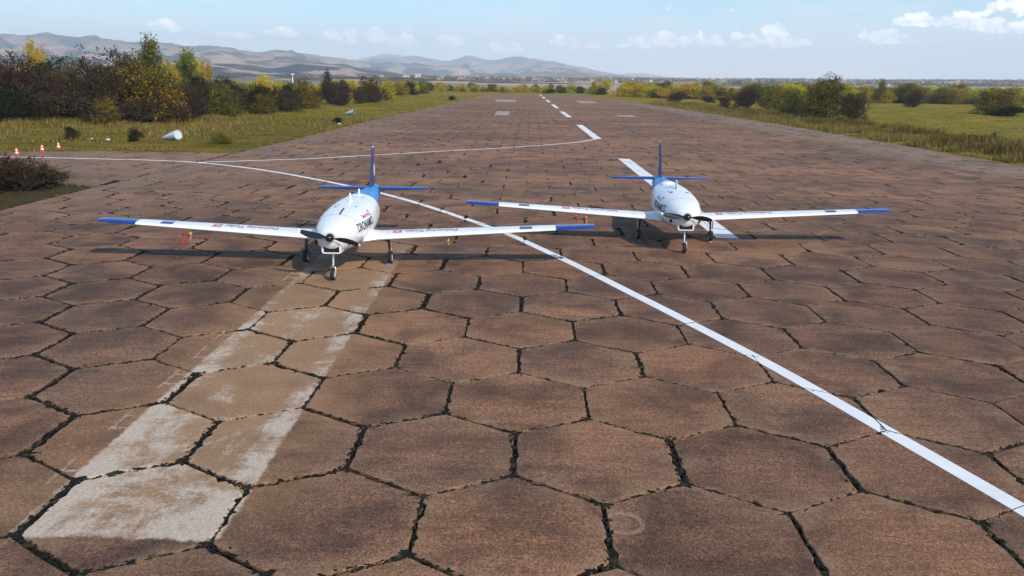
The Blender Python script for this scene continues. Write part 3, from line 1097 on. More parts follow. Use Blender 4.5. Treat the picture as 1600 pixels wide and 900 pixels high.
# fuselage stations: y, half width, z of the middle, half height above, half height below
ST = [(-2.36, 0.20, 1.28, 0.16, 0.20), (-2.30, 0.30, 1.26, 0.22, 0.30), (-2.15, 0.42, 1.23, 0.32, 0.39), (-1.85, 0.55, 1.22, 0.42, 0.45), (-1.40, 0.66, 1.21, 0.53, 0.49),
      (-0.80, 0.75, 1.21, 0.62, 0.52), (0.0, 0.79, 1.21, 0.68, 0.52), (0.9, 0.78, 1.23, 0.69, 0.51), (1.8, 0.72, 1.27, 0.65, 0.48), (2.6, 0.62, 1.33, 0.57, 0.42),
      (3.4, 0.49, 1.40, 0.47, 0.33), (4.1, 0.38, 1.48, 0.38, 0.24), (4.7, 0.30, 1.56, 0.30, 0.18), (5.2, 0.22, 1.62, 0.24, 0.14), (5.55, 0.10, 1.66, 0.13, 0.09)]
ST_A = np.array(ST)


def fus(y):
    """smooth station values at y"""
    i = int(np.clip(np.searchsorted(ST_A[:, 0], y) - 1, 0, len(ST) - 2))
    y0, y1 = ST_A[i, 0], ST_A[i + 1, 0]
    t = (y - y0) / (y1 - y0)
    P1, P2 = ST_A[i, 1:], ST_A[i + 1, 1:]
    m1 = (P2 - ST_A[i - 1, 1:]) / (y1 - ST_A[i - 1, 0]) if i > 0 else (P2 - P1) / (y1 - y0)
    m2 = (ST_A[i + 2, 1:] - P1) / (ST_A[i + 2, 0] - y0) if i + 2 < len(ST) else (P2 - P1) / (y1 - y0)
    h = y1 - y0
    return (2 * t ** 3 - 3 * t ** 2 + 1) * P1 + (t ** 3 - 2 * t ** 2 + t) * h * m1 + (-2 * t ** 3 + 3 * t ** 2) * P2 + (t ** 3 - t ** 2) * h * m2


def fus_ring(y, n=40, grow=0.0):
    w, zc, hu, hd = fus(y)
    e = 2.0 / 2.25
    ring = []
    for k in range(n):
        t = 2 * math.pi * k / n
        c, s = math.cos(t), math.sin(t)
        X = (w + grow) * math.copysign(abs(c) ** e, c)
        hh = (hu if s > 0 else hd) + grow
        ring.append((X, y, zc + hh * math.copysign(abs(s) ** e, s)))
    return ring


def fus_x(y, z):
    w, zc, hu, hd = fus(y)
    h = hu if z > zc else hd
    u = min(0.98, abs(z - zc) / h)
    return w * (1 - u ** 2.25) ** (1 / 2.25)


def fus_top(y, x):
    w, zc, hu, hd = fus(y)
    u = min(0.98, abs(x) / w)
    return zc + hu * (1 - u ** 2.25) ** (1 / 2.25)


def airfoil(chord, thick, n=14):
    pts = []
    for k in range(n + 1):
        x = 0.5 * (1 - math.cos(math.pi * k / n))
        t = 5 * thick * (0.2969 * math.sqrt(x) - 0.126 * x - 0.3516 * x ** 2 + 0.2843 * x ** 3 - 0.1036 * x ** 4)
        cam_ = 0.03 * (2 * 0.4 * x - x * x) / 0.16 if x < 0.4 else 0.03 * ((1 - 0.8) + 0.8 * x - x * x) / 0.36
        pts.append((x * chord, (cam_ + t) * chord, (cam_ - t) * chord))
    up = [(a, b) for a, b, c in pts]
    lo = [(a, c) for a, b, c in pts][1:-1][::-1]
    return up + lo


WING = [(0.45, -0.50, 1.26, 0.15, 0.86), (1.0, -0.46, 1.20, 0.145, 0.89), (2.5, -0.40, 1.07, 0.135, 0.975), (6.5, -0.22, 0.74, 0.12, 1.20), (7.62, -0.17, 0.655, 0.11, 1.26), (7.72, -0.10, 0.52, 0.08, 1.27)]
# x, leading edge y, chord, thickness, z


def wing_at(x):
    a = np.array(WING)
    return [np.interp(x, a[:, 0], a[:, k]) for k in range(1, 5)]


TILT = 0.055                                  # trailing edge sits a little high on its gear


def wing_ring(x, s):
    le, ch, th, z = wing_at(x)
    return [(s * x, le + a, z + b + TILT * (a - 0.25 * ch)) for a, b in airfoil(ch, th)]


def wing_top(x, y):
    le, ch, th, z = wing_at(abs(x))
    u = np.clip((y - le) / ch, 0.001, 1)
    t = 5 * th * (0.2969 * math.sqrt(u) - 0.126 * u - 0.3516 * u ** 2 + 0.2843 * u ** 3 - 0.1036 * u ** 4)
    cm = 0.03 * (0.8 * u - u * u) / 0.16 if u < 0.4 else 0.03 * (0.2 + 0.8 * u - u * u) / 0.36
    return z + (cm + t) * ch + TILT * (u - 0.25) * ch


def text_polys(body, size, bold=0.0, xs=1.0):
    cu = bpy.data.curves.new('lettering', 'FONT')
    cu.body = body
    cu.size = size
    cu.offset = bold
    cu.resolution_u = 3
    ob = bpy.data.objects.new('lettering', cu)
    COL.objects.link(ob)
    dg = bpy.context.evaluated_depsgraph_get()
    me = bpy.data.meshes.new_from_object(ob.evaluated_get(dg))
    bm = bmesh.new()
    bm.from_mesh(me)
    for k in range(-3, 12):                       # cut into bands so that the print follows curved skin
        bmesh.ops.bisect_plane(bm, geom=bm.verts[:] + bm.edges[:] + bm.faces[:], plane_co=(0, size * 0.085 * k, 0), plane_no=(0, 1, 0))
    bm.to_mesh(me)
    bm.free()
    V = np.array([v.co[:] for v in me.vertices])
    F = [tuple(p.vertices) for p in me.polygons]
    bpy.data.objects.remove(ob)
    bpy.data.curves.remove(cu)
    bpy.data.meshes.remove(me)
    V[:, 0] *= xs
    V[:, 0] -= V[:, 0].min()
    return V, F


def square_icon(x, y, s):
    """a square frame with a clear middle"""
    a, b = s / 2, s * 0.24
    V = [(x + i * a, y + j * a) for i, j in ((-1, -1), (1, -1), (1, 1), (-1, 1))] + [(x + i * b, y + j * b) for i, j in ((-1, -1), (1, -1), (1, 1), (-1, 1))]
    F = [(k, (k + 1) % 4, 4 + (k + 1) % 4, 4 + k) for k in range(4)]
    return V, F


def build_aircraft(name, label, loc, rotz, style):
    t = thing(name, label, 'aircraft', loc, rotz, 'parked cargo drones')
    # ---- fuselage, nose to the tail joint
    ys = list(np.linspace(-2.36, -2.0, 8)) + list(np.linspace(-1.9, 2.1, 36))
    mb = MB()
    mb.rings([fus_ring(y) for y in ys], True, 0, (True, False))
    mb.build('fuselage', M_WHITE, t, True)
    # ---- tail cone with its blue scheme, sky reflection painted along the top
    mb = MB()
    ys = list(np.linspace(2.1, 5.55, 30))
    n = 40
    rr = [fus_ring(y) for y in ys]
    vs = [p for r in rr for p in r]
    for i in range(len(ys) - 1):
        for k in range(n):
            j = (k + 1) % n
            tt = (k + 0.5) / n * 2 * math.pi
            yy = ys[i]
            up = math.sin(tt)
            if up > 0.45: m = 0 if yy < 3.30 - 0.25 * (up < 0.75) and False else 1
            elif yy < 2.5 and up > -0.7: m = 2
            elif up > -0.75: m = 3
            else: m = 0
            mb.add([vs[i * n + k], vs[i * n + j], vs[i * n + n + j], vs[i * n + n + k]], [(0, 1, 2, 3)], m)
    mb.add(rr[-1], [tuple(range(n))], 3)
    me = mb.mesh('tail_cone', [M_WHITE, M_AZURE, M_MAG, M_BLUE])
    bm = bmesh.new(); bm.from_mesh(me)
    bmesh.ops.remove_doubles(bm, verts=bm.verts, dist=1e-5)
    for f in bm.faces: f.smooth = True
    bm.to_mesh(me); bm.free()
    tc = link('tail_cone', me, t)
    # white mark on the blue flank of the tail
    for s in (-1, 1):
        mb = MB()
        V, F = text_polys('D', 0.34, 0.012)
        V2 = []
        for v in V:
            y = 3.85 + (v[0] if s > 0 else 0.26 - v[0])
            z = 1.38 + v[1]
            V2.append((s * (fus_x(y, z) + 0.005), y, z))
        mb.add(V2, F)
        mb.build('emblem', M_WHITE, tc)
    # ---- panel gap round the cowling and at the hatch
    for y, nm in ((-1.28, 'cowling_seam'), (1.35, 'hatch_seam')):
        mb = MB()
        mb.rings([fus_ring(y - 0.006, 40, 0.0025), fus_ring(y + 0.006, 40, 0.0025)], True, 0, (False, False))
        mb.build(nm, M_SEAM, t)
    # ---- chin intake
    mb = MB()
    def rrect(y, w, h, zc, r, n=5):
        out = []
        for cx, cz, a0 in ((w - r, h - r, 0), (-(w - r), h - r, 90), (-(w - r), -(h - r), 180), (w - r, -(h - r), 270)):
            for k in range(n):
                a = R(a0 + 90 * k / (n - 1))
                out.append((cx + r * math.cos(a), y, zc + cz + r * math.sin(a)))
        return out
    mb.rings([rrect(-1.2, 0.22, 0.12, 0.86, 0.06), rrect(-1.7, 0.29, 0.155, 0.90, 0.07), rrect(-2.22, 0.29, 0.145, 0.925, 0.07), rrect(-2.30, 0.275, 0.13, 0.925, 0.065),
              rrect(-2.30, 0.228, 0.100, 0.925, 0.03), rrect(-2.26, 0.220, 0.096, 0.925, 0.03)], True, 0, (True, False))
    ck = mb.build('intake', M_WHITE, t, True)
    mb = MB()
    mb.add(rrect(-2.275, 0.224, 0.098, 0.925, 0.03), [tuple(range(20))])
    mb.build('intake_opening', M_HOLE, ck)
    # exhaust slots in the cowl
    for s in (-1, 1):
        mb = MB()
        y, z = -1.98, 1.08
        X = fus_x(y, z)
        mb.box((s * (X - 0.015), y, z), (0.09, 0.17, 0.12), 0, None, 0.012)
        mb.build('exhaust', M_HOLE, t)
    # ---- propeller
    mb = MB()
    mb.lathe((0, 0, 1.28), [(0.005, -2.60), (0.05, -2.585), (0.09, -2.545), (0.118, -2.48), (0.125, -2.41), (0.12, -2.37)], 'Y', 24)
    sp = mb.build('propeller', M_BLACK, t, True)
    ang = {0: R(11), 1: R(5)}[style]
    for s in (0, math.pi):
        mb = MB()
        rr = []
        for q, (r, ch, tw, sw) in enumerate(((0.06, 0.07, 60, 0.0), (0.16, 0.10, 48, 0.005), (0.30, 0.185, 38, 0.012), (0.48, 0.20, 30, 0.016), (0.66, 0.168, 24, 0.004), (0.79, 0.125, 20, -0.016), (0.83, 0.088, 17, -0.024), (0.885, 0.055, 16, -0.036))):
            ring = []
            for (u, v) in ((-0.5, 0), (-0.3, 0.09), (0, 0.12), (0.3, 0.08), (0.5, 0), (0.3, -0.02), (0, -0.03), (-0.3, -0.02)):
                a, b_ = u * ch, v * ch * 0.9
                th = R(tw)
                lx = a * math.cos(th) - b_ * math.sin(th) + sw
                ly = a * math.sin(th) + b_ * math.cos(th)
                ring.append((r, -2.46 - ly, lx))
            rr.append(ring)
        mb.rings(rr[:7], True, 0, (True, False))
        mb.rings(rr[6:], True, 1, (False, True))
        M = Matrix.Translation((0, 0, 1.28)) @ Matrix.Rotation(ang + s, 4, 'Y')
        mb.v = [tuple(M @ Vector(v)) for v in mb.v]
        mb.build('blade', [M_BLACK, M_WHITE], sp, True)
    # ---- wings
    for s in (-1, 1):
        mb = MB()
        mb.rings([wing_ring(x, s) for x in (0.45, 0.8, 1.2, 2.0, 3.0, 4.0, 5.0, 6.0, 6.50)], True, 0, (True, False))
        w = mb.build('wing', M_WHITE, t, True)
        mb = MB()
        mb.rings([wing_ring(x, s) for x in (6.50, 7.1, 7.4, 7.62, 7.69, 7.72)], True, 0, (False, True))
        mb.build('wing_tip', M_BLUE, t, True)
        # root fillet
        mb = MB()
        rr = []
        for x, g, dz in ((0.40, 0.16, 0.03), (0.62, 0.14, 0.028), (0.78, 0.07, 0.015), (0.92, 0.018, 0.006), (1.02, 0.0, 0.001)):
            le, ch, th, z = wing_at(x)
            rr.append([(s * x, le - g + a * (ch + 2 * g) / ch, z + b * (1 + 2.2 * dz / 0.05 * 0.5) + TILT * (a - 0.25 * ch)) for a, b in airfoil(ch, th)])
        mb.rings(rr, True, 0, (False, False))
        mb.build('wing_root_fairing', M_WHITE, t, True)
        # blue square, registration lettering and pink frame on the upper skin
        mb = MB()
        x0, x1 = 5.38, 5.76
        le, ch, th, z = wing_at(5.6)
        k = 6
        pts = []
        for i in range(k + 1):
            for j in range(k + 1):
                x = x0 + (x1 - x0) * i / k
                y = le + ch * (0.14 + 0.36 * j / k)
                pts.append((s * x, y, wing_top(x, y) + 0.004))
        mb.add(pts, [(i * (k + 1) + j, i * (k + 1) + j + 1, (i + 1) * (k + 1) + j + 1, (i + 1) * (k + 1) + j) for i in range(k) for j in range(k)])
        mb.build('blue_patch', M_BLUE, w)
        V, F = text_polys('Delivering Today', 0.30, 0.004, 0.80)
        wd = V[:, 0].max()
        # readable from behind: rotated half a turn as seen from the nose; runs towards -x on both wings
        xs0 = -2.15 if s < 0 else 3.45
        yb = 0.13
        mb = MB()
        V2 = []
        for v in V:
            x = xs0 - v[0]
            y = yb - v[1] * 1.3
            V2.append((x, y, wing_top(x, y) + 0.005))
        mb.add(V2, F)
        mb.build('lettering', M_PURP, w)
        V, F = square_icon(xs0 - wd - 0.22, yb - 0.13, 0.27)
        mb = MB()
        mb.add([(x, y + (y - (yb - 0.13)) * 0.2, wing_top(x, y) + 0.005) for x, y in V], F)
        mb.build('pink_square', M_MAG, w)
        # aileron gap
        mb = MB()
        rr = []
        for x in np.linspace(3.6, 6.5, 10):
            le, ch, th, z = wing_at(x)
            y = le + ch * 0.76
            rr.append([(s * x, y - 0.006, wing_top(x, y) + 0.003), (s * x, y + 0.006, wing_top(x, y + 0.006) + 0.003)])
        for i in range(len(rr) - 1): mb.add([rr[i][0], rr[i][1], rr[i + 1][1], rr[i + 1][0]], [(0, 1, 2, 3)])
        mb.build('aileron_gap', M_SEAM, w)
    # ---- tailplane
    for s in (-1, 1):
        mb = MB()
        rr = []
        for x, le, ch, th in ((0.14, 4.62, 0.80, 0.13), (1.0, 4.70, 0.68, 0.13), (1.96, 4.78, 0.56, 0.13), (2.03, 4.84, 0.44, 0.10)):
            rr.append([(s * x, le + a, 1.745 + (b - 0.02 * ch)) for a, b in airfoil(ch, th)])
        mb.rings(rr, True, 0, (True, True))
        mb.build('tailplane', M_BLUE, t, True)
    # ---- fin
    mb = MB()
    rr = []
    for z, le, ch, th in ((1.70, 4.00, 1.45, 0.09), (1.90, 4.22, 1.22, 0.105), (2.2, 4.42, 0.99, 0.11), (2.8, 4.72, 0.73, 0.11), (3.17, 4.90, 0.58, 0.11), (3.22, 4.95, 0.50, 0.08)):
        up = airfoil(ch, th)
        k = len(up) // 2
        sym = []
        for x_, zz in up:
            pass
        pts = []
        nn = 14
        for q in range(nn + 1):
            u = 0.5 * (1 - math.cos(math.pi * q / nn))
            tt = 5 * th * (0.2969 * math.sqrt(u) - 0.126 * u - 0.3516 * u * u + 0.2843 * u ** 3 - 0.1036 * u ** 4)
            pts.append((u * ch, tt * ch))
        ring = [(b_, le + a, z) for a, b_ in pts] + [(-b_, le + a, z) for a, b_ in pts[1:-1][::-1]]
        rr.append(ring)
    mb.rings(rr, True, 0, (False, False))
    fin = mb.build('fin', M_NAVY, t, True)
    mb = MB()
    mb.rings([rr[-1], [(x * 0.4, y * 0.96 + 0.2, z + 0.025) for x, y, z in rr[-1]]], True, 0, (False, True))
    mb.build('fin_cap', M_WHITE, fin)
    for s in (-1, 1):
        mb = MB()                                     # white rounded badge and a red flash on the fin
        c = []
        for k in range(16):
            a = 2 * math.pi * k / 16
            y, z = 4.98 + 0.17 * math.cos(a), 2.42 + 0.24 * math.sin(a)
            c.append((s * (0.050 + 0.004), y, z))
        mb.add(c, [tuple(range(16))])
        mb.build('badge', M_WHITE, fin)
        mb = MB()
        mb.add([(s * 0.043, 5.02, 2.66), (s * 0.034, 5.24, 2.66), (s * 0.030, 5.30, 2.98), (s * 0.036, 5.10, 2.98)], [(0, 1, 2, 3)])
        mb.build('red_flash', M_MAG, fin)
    # ---- name on both flanks
    for s in (-1, 1):
        V, F = text_polys('DRONAMICS', 0.34, 0.004, 0.70)
        wd = V[:, 0].max()
        mb = MB()
        V2 = []
        for v in V:
            # right flank reads nose to tail, left flank tail to nose
            y = (-1.46 + v[0] * 1.62 / wd) if s > 0 else (0.16 - v[0] * 1.62 / wd)
            z = 1.27 + v[1] * 1.0
            V2.append((s * (fus_x(y, z) + 0.007), y, z))
        mb.add(V2, F)
        mb.build('lettering', M_DKTXT, t)
        V, F = text_polys('Delivering Today', 0.14, 0.003, 0.72)
        wd = V[:, 0].max()
        V2, mb = [], MB()
        for v in V:
            y = (-0.75 + v[0]) if s > 0 else (0.22 - v[0])
            z = 1.56 + v[1]
            V2.append((s * (fus_x(y, z) + 0.006), y, z))
        mb.add(V2, F)
        V, F = square_icon(0, 0, 0.16)
        y0 = (-0.75 + wd + 0.14) if s > 0 else (0.22 - wd - 0.14)
        mb.add([(s * (fus_x(y0 + a, 1.61 + b) + 0.006), y0 + a, 1.61 + b) for a, b in V], F)
        mb.build('slogan', M_MAG, t)
    # ---- fittings along the back
    def post(y, x, h, r, nm='antenna'):
        z = fus_top(y, x) - 0.01
        mb = MB()
        mb.lathe((x, y, z), [(r * 2.6, 0.0), (r * 2.3, 0.022), (r * 1.15, 0.03), (r, h * 0.6), (r * 0.9, h * 0.9), (r * 0.4, h)], 'Z', 14)
        mb.build(nm, M_WHITE, t, True)

    def patch(y, x, ly, lx, m, nm):
        mb = MB()
        k, q = 6, 3
        pts = []
        for i in range(k + 1):
            for j in range(q + 1):
                yy, xx = y + ly * (i / k - 0.5), x + lx * (j / q - 0.5)
                pts.append((xx, yy, fus_top(yy, xx) + 0.005))
        mb.add(pts, [(i * (q + 1) + j, i * (q + 1) + j + 1, (i + 1) * (q + 1) + j + 1, (i + 1) * (q + 1) + j) for i in range(k) for j in range(q)])
        mb.build(nm, m, t)
    if style == 0:
        patch(-0.95, 0.06, 0.62, 0.05, M_HOLE, 'cooling_slot')
        post(0.45, 0.04, 0.26, 0.035)
        post(1.9, 0.05, 0.20, 0.032)
        patch(-0.35, -0.26, 0.12, 0.07, M_DKTXT, 'lens')
        patch(-0.1, -0.20, 0.07, 0.05, M_DKTXT, 'lens')
        patch(-0.2, 0.34, 0.09, 0.05, M_GREY, 'lens')
        patch(1.1, 0.30, 0.05, 0.04, M_GREY, 'lens')
    else:
        # blade aerial, low dome and two lenses
        z = fus_top(0.2, 0.0) - 0.02
        mb = MB()
        mb.rings([[(a * sc, 0.2 + b * sc2 + sw, z + hh) for a, b in ((0.035, 0), (0.02, 0.12), (0, 0.16), (-0.02, 0.12), (-0.035, 0), (-0.02, -0.12), (0, -0.16), (0.02, -0.12))]
                  for hh, sc, sc2, sw in ((0, 1.4, 1.2, 0), (0.12, 1.1, 0.9, 0.04), (0.30, 0.8, 0.55, 0.10), (0.33, 0.3, 0.25, 0.12))], True)
        mb.build('antenna', M_WHITE, t, True)
        mb = MB()
        z = fus_top(1.7, -0.12) - 0.05
        mb.lathe((-0.10, 1.7, z), [(0.30, 0.0), (0.29, 0.04), (0.24, 0.09), (0.14, 0.125), (0.02, 0.14)], 'Z', 20)
        mb.build('dome', M_WHITE, t, True)
        patch(-0.35, -0.27, 0.18, 0.10, M_DKTXT, 'lens')
        patch(-0.15, -0.36, 0.10, 0.06, M_BLUE, 'lens')
        patch(-0.35, 0.30, 0.16, 0.09, M_DKTXT, 'lens')
        patch(2.35, -0.22, 0.22, 0.10, M_PURP, 'lens')
        patch(0.75, -0.05, 0.06, 0.60, M_AZURE, 'hatch_edge')
    # ---- undercarriage
    def wheel(par, x, y, r, w):
        mb = MB()
        prof = [(r * 0.56, -w * 0.36), (r * 0.72, -w * 0.5), (r * 0.90, -w * 0.46), (r * 0.985, -w * 0.28), (r, 0), (r * 0.985, w * 0.28), (r * 0.90, w * 0.46), (r * 0.72, w * 0.5), (r * 0.56, w * 0.36)]
        mb.lathe((x, y, r), prof, 'X', 28, 0, (False, False))
        mb.v = [(a, b, c) for a, b, c in mb.v]
        mb.build('tyre', M_RUB, par, True)
        mb = MB()
        mb.lathe((x, y, r), [(r * 0.12, -w * 0.40), (r * 0.5, -w * 0.34), (r * 0.58, -w * 0.40), (r * 0.58, w * 0.40), (r * 0.5, w * 0.34), (r * 0.12, w * 0.40)], 'X', 20)
        mb.build('hub', M_WHITE, par, True)
    mb = MB()
    mb.tube([(0, -2.02, 0.84), (0, -2.12, 0.52)], 0.036, 12)
    mb.tube([(0, -2.10, 0.56), (0, -2.17, 0.36)], 0.026, 12)
    for s in (-1, 1):
        mb.tube([(0, -2.165, 0.385), (s * 0.075, -2.175, 0.35), (s * 0.078, -2.20, 0.18)], 0.018, 8)
        mb.tube([(s * 0.03, -2.05, 0.72), (s * 0.19, -1.78, 0.86)], 0.016, 8)
    mb.tube([(0, -2.06, 0.54), (0, -1.96, 0.46), (0, -2.13, 0.38)], 0.015, 8)
    mb.box((0, -2.165, 0.385), (0.12, 0.05, 0.05), 0, None, 0.01)
    ng = mb.build('nose_gear', M_STEEL, t, True)
    wheel(ng, 0, -2.20, 0.175, 0.125)
    for s in (-1, 1):
        mb = MB()
        mb.tube([(s * 1.28, 0.02, 0.90), (s * 1.30, 0.02, 0.50)], 0.034, 12)
        mb.tube([(s * 1.30, 0.02, 0.55), (s * 1.315, 0.03, 0.30)], 0.025, 12)
        mb.tube([(s * 1.315, 0.03, 0.32), (s * 1.24, 0.0, 0.28), (s * 1.22, 0.0, 0.205)], 0.02, 8)
        mb.tube([(s * 1.20, 0, 0.205), (s * 1.34, 0, 0.205)], 0.018, 8)
        mb.tube([(s * 1.30, 0.03, 0.56), (s * 1.30, 0.14, 0.45), (s * 1.315, 0.04, 0.32)], 0.014, 8)
        mb.tube([(s * 1.30, 0.05, 0.62), (s * 1.05, 0.20, 0.88)], 0.014, 8)
        mg = mb.build('main_gear', M_DSTEEL, t, True)
        wheel(mg, s * 1.32, 0.0, 0.205, 0.15)
        # pale leg door
        mb = MB()
        mb.box((s * 1.375, 0.03, 0.62), (0.012, 0.16, 0.34), 0, None, 0.004)
        mb.build('gear_door', M_WHITE, mg)
    # ---- probes under the wings
    for x in ((-4.93, -4.70, 3.2) if style == 0 else (-3.65, -3.30, 3.9)):
        le, ch, th, z = wing_at(abs(x))
        mb = MB()
        mb.tube([(x, le + 0.16, z - 0.02), (x, le + 0.10, z - 0.10), (x, le - 0.22, z - 0.11)], 0.010, 8)
        mb.build('probe', M_STEEL, t, True)
    return t


def place(base, p, rz):
    c, s = math.cos(rz), math.sin(rz)
    return (base[0] + c * p[0] - s * p[1], base[1] + s * p[0] + c * p[1], p[2])


A1, RZ1 = (-5.17, 24.70, 0.0), R(0.2)
A2, RZ2 = (5.97, 29.26, 0.0), R(-2.2)
build_aircraft('cargo_drone', 'white unmanned cargo plane with blue wing tips parked over the faded white stripe', A1, RZ1, 0)
build_aircraft('cargo_drone', 'white unmanned cargo plane with a blade aerial parked on the thick centreline dash', A2, RZ2, 1)


def streamer(x, base, rz, col, cover, label, ln=0.36, seed=1):
    le, ch, th, z = wing_at(abs(x))
    p = place(base, (x, le - 0.18, z - 0.115), rz)
    t = thing('warning_streamer', label, 'streamer', (p[0], p[1], p[2]), rz, 'streamers hanging under the wings')
    mb = MB()
    mb.tube([(0, 0.07, 0.0), (0, -0.07, 0)], [0.020, 0.024], 8)
    mb.box((0, -0.01, -0.02), (0.05, 0.06, 0.05), 0, None, 0.01)
    mb.build('cover', cover, t, True)
    r = random.Random(seed)
    L, Rr, fr = [], [], []
    k = 9
    for i in range(k + 1):
        u = i / k
        a = 0.5 + 0.9 * math.sin(u * 3 + seed)
        cx, cy = 0.02 * math.sin(u * 5 + seed), 0.02 * math.cos(u * 4 + seed)
        w = 0.024
        zz = -0.035 - ln * u
        for (sx, th_) in ((-1, 0.003), (1, 0.003), (1, -0.003), (-1, -0.003)):
            fr.append((cx + sx * w * math.cos(a) - th_ * math.sin(a), cy + sx * w * math.sin(a) + th_ * math.cos(a), zz))
    mb = MB()
    mb.rings([fr[i * 4:i * 4 + 4] for i in range(k + 1)], True)
    mb.build('ribbon', col, t)


streamer(-4.93, A1, RZ1, M_RED, M_RED, 'red ribbon under the wing at left, nearer its blue tip than the yellow one', 0.36, 1)
streamer(-4.70, A1, RZ1, M_PINK, M_YEL, 'pink ribbon with a yellow cover beside the red ribbon at left', 0.34, 2)
streamer(3.2, A1, RZ1, M_YEL, M_YEL, 'small yellow cover under the wing that crosses the white guide line', 0.10, 3)
streamer(-3.65, A2, RZ2, M_RED, M_RED, 'red ribbon hanging in the gap between the two planes', 0.36, 4)
streamer(-3.30, A2, RZ2, M_PINK, M_YEL, 'yellow topped ribbon hanging behind the blue wing tip between the planes', 0.36, 5)
streamer(3.9, A2, RZ2, M_RED, M_RED, 'short dark red ribbon under the wing farthest to the right', 0.22, 6)


def chock(base, rz, x, label):
    p = place(base, (x, -0.235, 0.0), rz)
    mb = MB()
    w = 0.07
    for s0, s1 in ((-w, w),):
        mb.add([(s0, -0.075, 0.002), (s0, 0.06, 0.002), (s0, 0.05, 0.055), (s0, 0.02, 0.06), (s1, -0.075, 0.002), (s1, 0.06, 0.002), (s1, 0.05, 0.055), (s1, 0.02, 0.06)],
               [(0, 1, 2, 3), (7, 6, 5, 4), (0, 4, 5, 1), (1, 5, 6, 2), (2, 6, 7, 3), (3, 7, 4, 0)])
    o = mb.build('wheel_chock', M_GREY, None, False, loc=p, rot=(0, 0, rz))
    o['label'] = label
    o['category'] = 'chock'
    o['group'] = 'chocks at the main wheels'


chock(A1, RZ1, -1.30, 'grey chock at the left main wheel of the plane on the faded stripe')
chock(A1, RZ1, 1.30, 'grey chock at the right main wheel of the plane on the faded stripe')
chock(A2, RZ2, -1.30, 'grey chock at the left main wheel of the plane on the centreline dash')
chock(A2, RZ2, 1.30, 'grey chock at the right main wheel of the plane on the centreline dash')

# ------------------------------------------------------------------ cones, fallen markers, litter
M_CONE = painted('cone_red', (0.70, 0.035, 0.015), 0.5, 0.1, 0.2)
M_CWHITE = painted('cone_white', (0.80, 0.78, 0.76), 0.5, 0.1, 0.2)


def cone(x, y, label):
    t = thing('traffic_cone', label, 'cone', (x, y, 0), 0.3, 'traffic cones on the taxiway')
    mb = MB()
    mb.box((0, 0, 0.025), (0.36, 0.36, 0.05), 0, None, 0.015)
    mb.build('base', M_CONE, t)
    mb = MB()
    prof = [(0.135, 0.05), (0.118, 0.16), (0.096, 0.28), (0.076, 0.36), (0.058, 0.46), (0.034, 0.60), (0.026, 0.61)]
    for i in range(len(prof) - 1):
        mb.lathe((0, 0, 0), prof[i:i + 2], 'Z', 20, 1 if i in (1, 3) else 0, (i == 0, i == len(prof) - 2))
    mb.build('body', [M_CONE, M_CWHITE], t, True)


cone(-35.31, 57.5, 'red and white cone nearest the white line on the taxiway')
cone(-35.32, 60.7, 'middle one of the three red and white cones on the taxiway')
cone(-35.40, 63.05, 'red and white cone right at the grass edge of the taxiway')

M_PLAS = painted('weathered_white_plastic', (0.58, 0.62, 0.66), 0.45, 0.1, 0.9, 2.2)
M_PLASB = painted('weathered_blue_plastic', (0.42, 0.56, 0.64), 0.35, 0.2, 0.35, 3.0)
M_GREEN = painted('green_disc', (0.02, 0.13, 0.06), 0.5, 0.1, 0.2)


def marker(x, y, ln, r, rz, m1, m2, label):
    t = thing('fallen_marker', label, 'marker', (x, y, float(ground_z(x, y)) + 0.02), rz, 'fallen runway markers in the grass')
    mb = MB()
    prof = [(0.04, -ln * 0.62), (r * 0.30, -ln * 0.58), (r * 0.62, -ln * 0.22), (r * 0.84, ln * 0.10), (r * 0.97, ln * 0.30), (r, ln * 0.36), (r * 0.99, ln * 0.38), (r * 0.93, ln * 0.375)]
    mb.lathe((0, 0, 0), prof, 'X', 28, 0, (True, False))
    Mx = Matrix.Translation((0, 0, r * 0.80)) @ Matrix.Rotation(-0.18, 4, 'Y')
    mb.v = [tuple(Mx @ Vector(v)) for v in mb.v]
    b = mb.build('shell', m1, t, True)
    mb = MB()
    mb.lathe((0, 0, 0), [(r * 0.93, ln * 0.36), (r * 0.5, ln * 0.345), (0.02, ln * 0.34)], 'X', 28, 0, (False, True))
    mb.v = [tuple(Mx @ Vector(v)) for v in mb.v]
    mb.build('end_disc', m2, t)


marker(-31.3, 74.6, 1.9, 0.47, R(-24), M_PLAS, M_PLAS, 'large white plastic cone lying on its side in the grass')
marker(-26.1, 130.8, 1.55, 0.42, R(-18), M_PLASB, M_GREEN, 'pale blue cone with a green end lying far back in the grass')

for (x, y, s, lb) in ((-37.6, 72.5, 0.15, 'white litter in the grass beside the small dark bush'), (-36.0, 72.0, 0.22, 'flat white scrap in the grass left of the fallen white cone'), (-21.5, 100.5, 0.24, 'white scrap at the grass edge far along the runway')):
    mb = MB()
    r = random.Random(int(x * 10))
    ring0 = [(s * math.cos(a) * r.uniform(0.7, 1.2), s * 0.6 * math.sin(a) * r.uniform(0.7, 1.2), 0) for a in [k * math.pi / 5 for k in range(10)]]
    mb.rings([ring0, [(p[0] * 0.8, p[1] * 0.8, s * r.uniform(0.3, 0.5)) for p in ring0], [(p[0] * 0.3, p[1] * 0.3, s * 0.55) for p in ring0]], True)
    o = mb.build('litter', M_PLAS, None, False, loc=(x, y, float(ground_z(x, y)) + 0.15))
    o['label'], o['category'] = lb, 'litter'

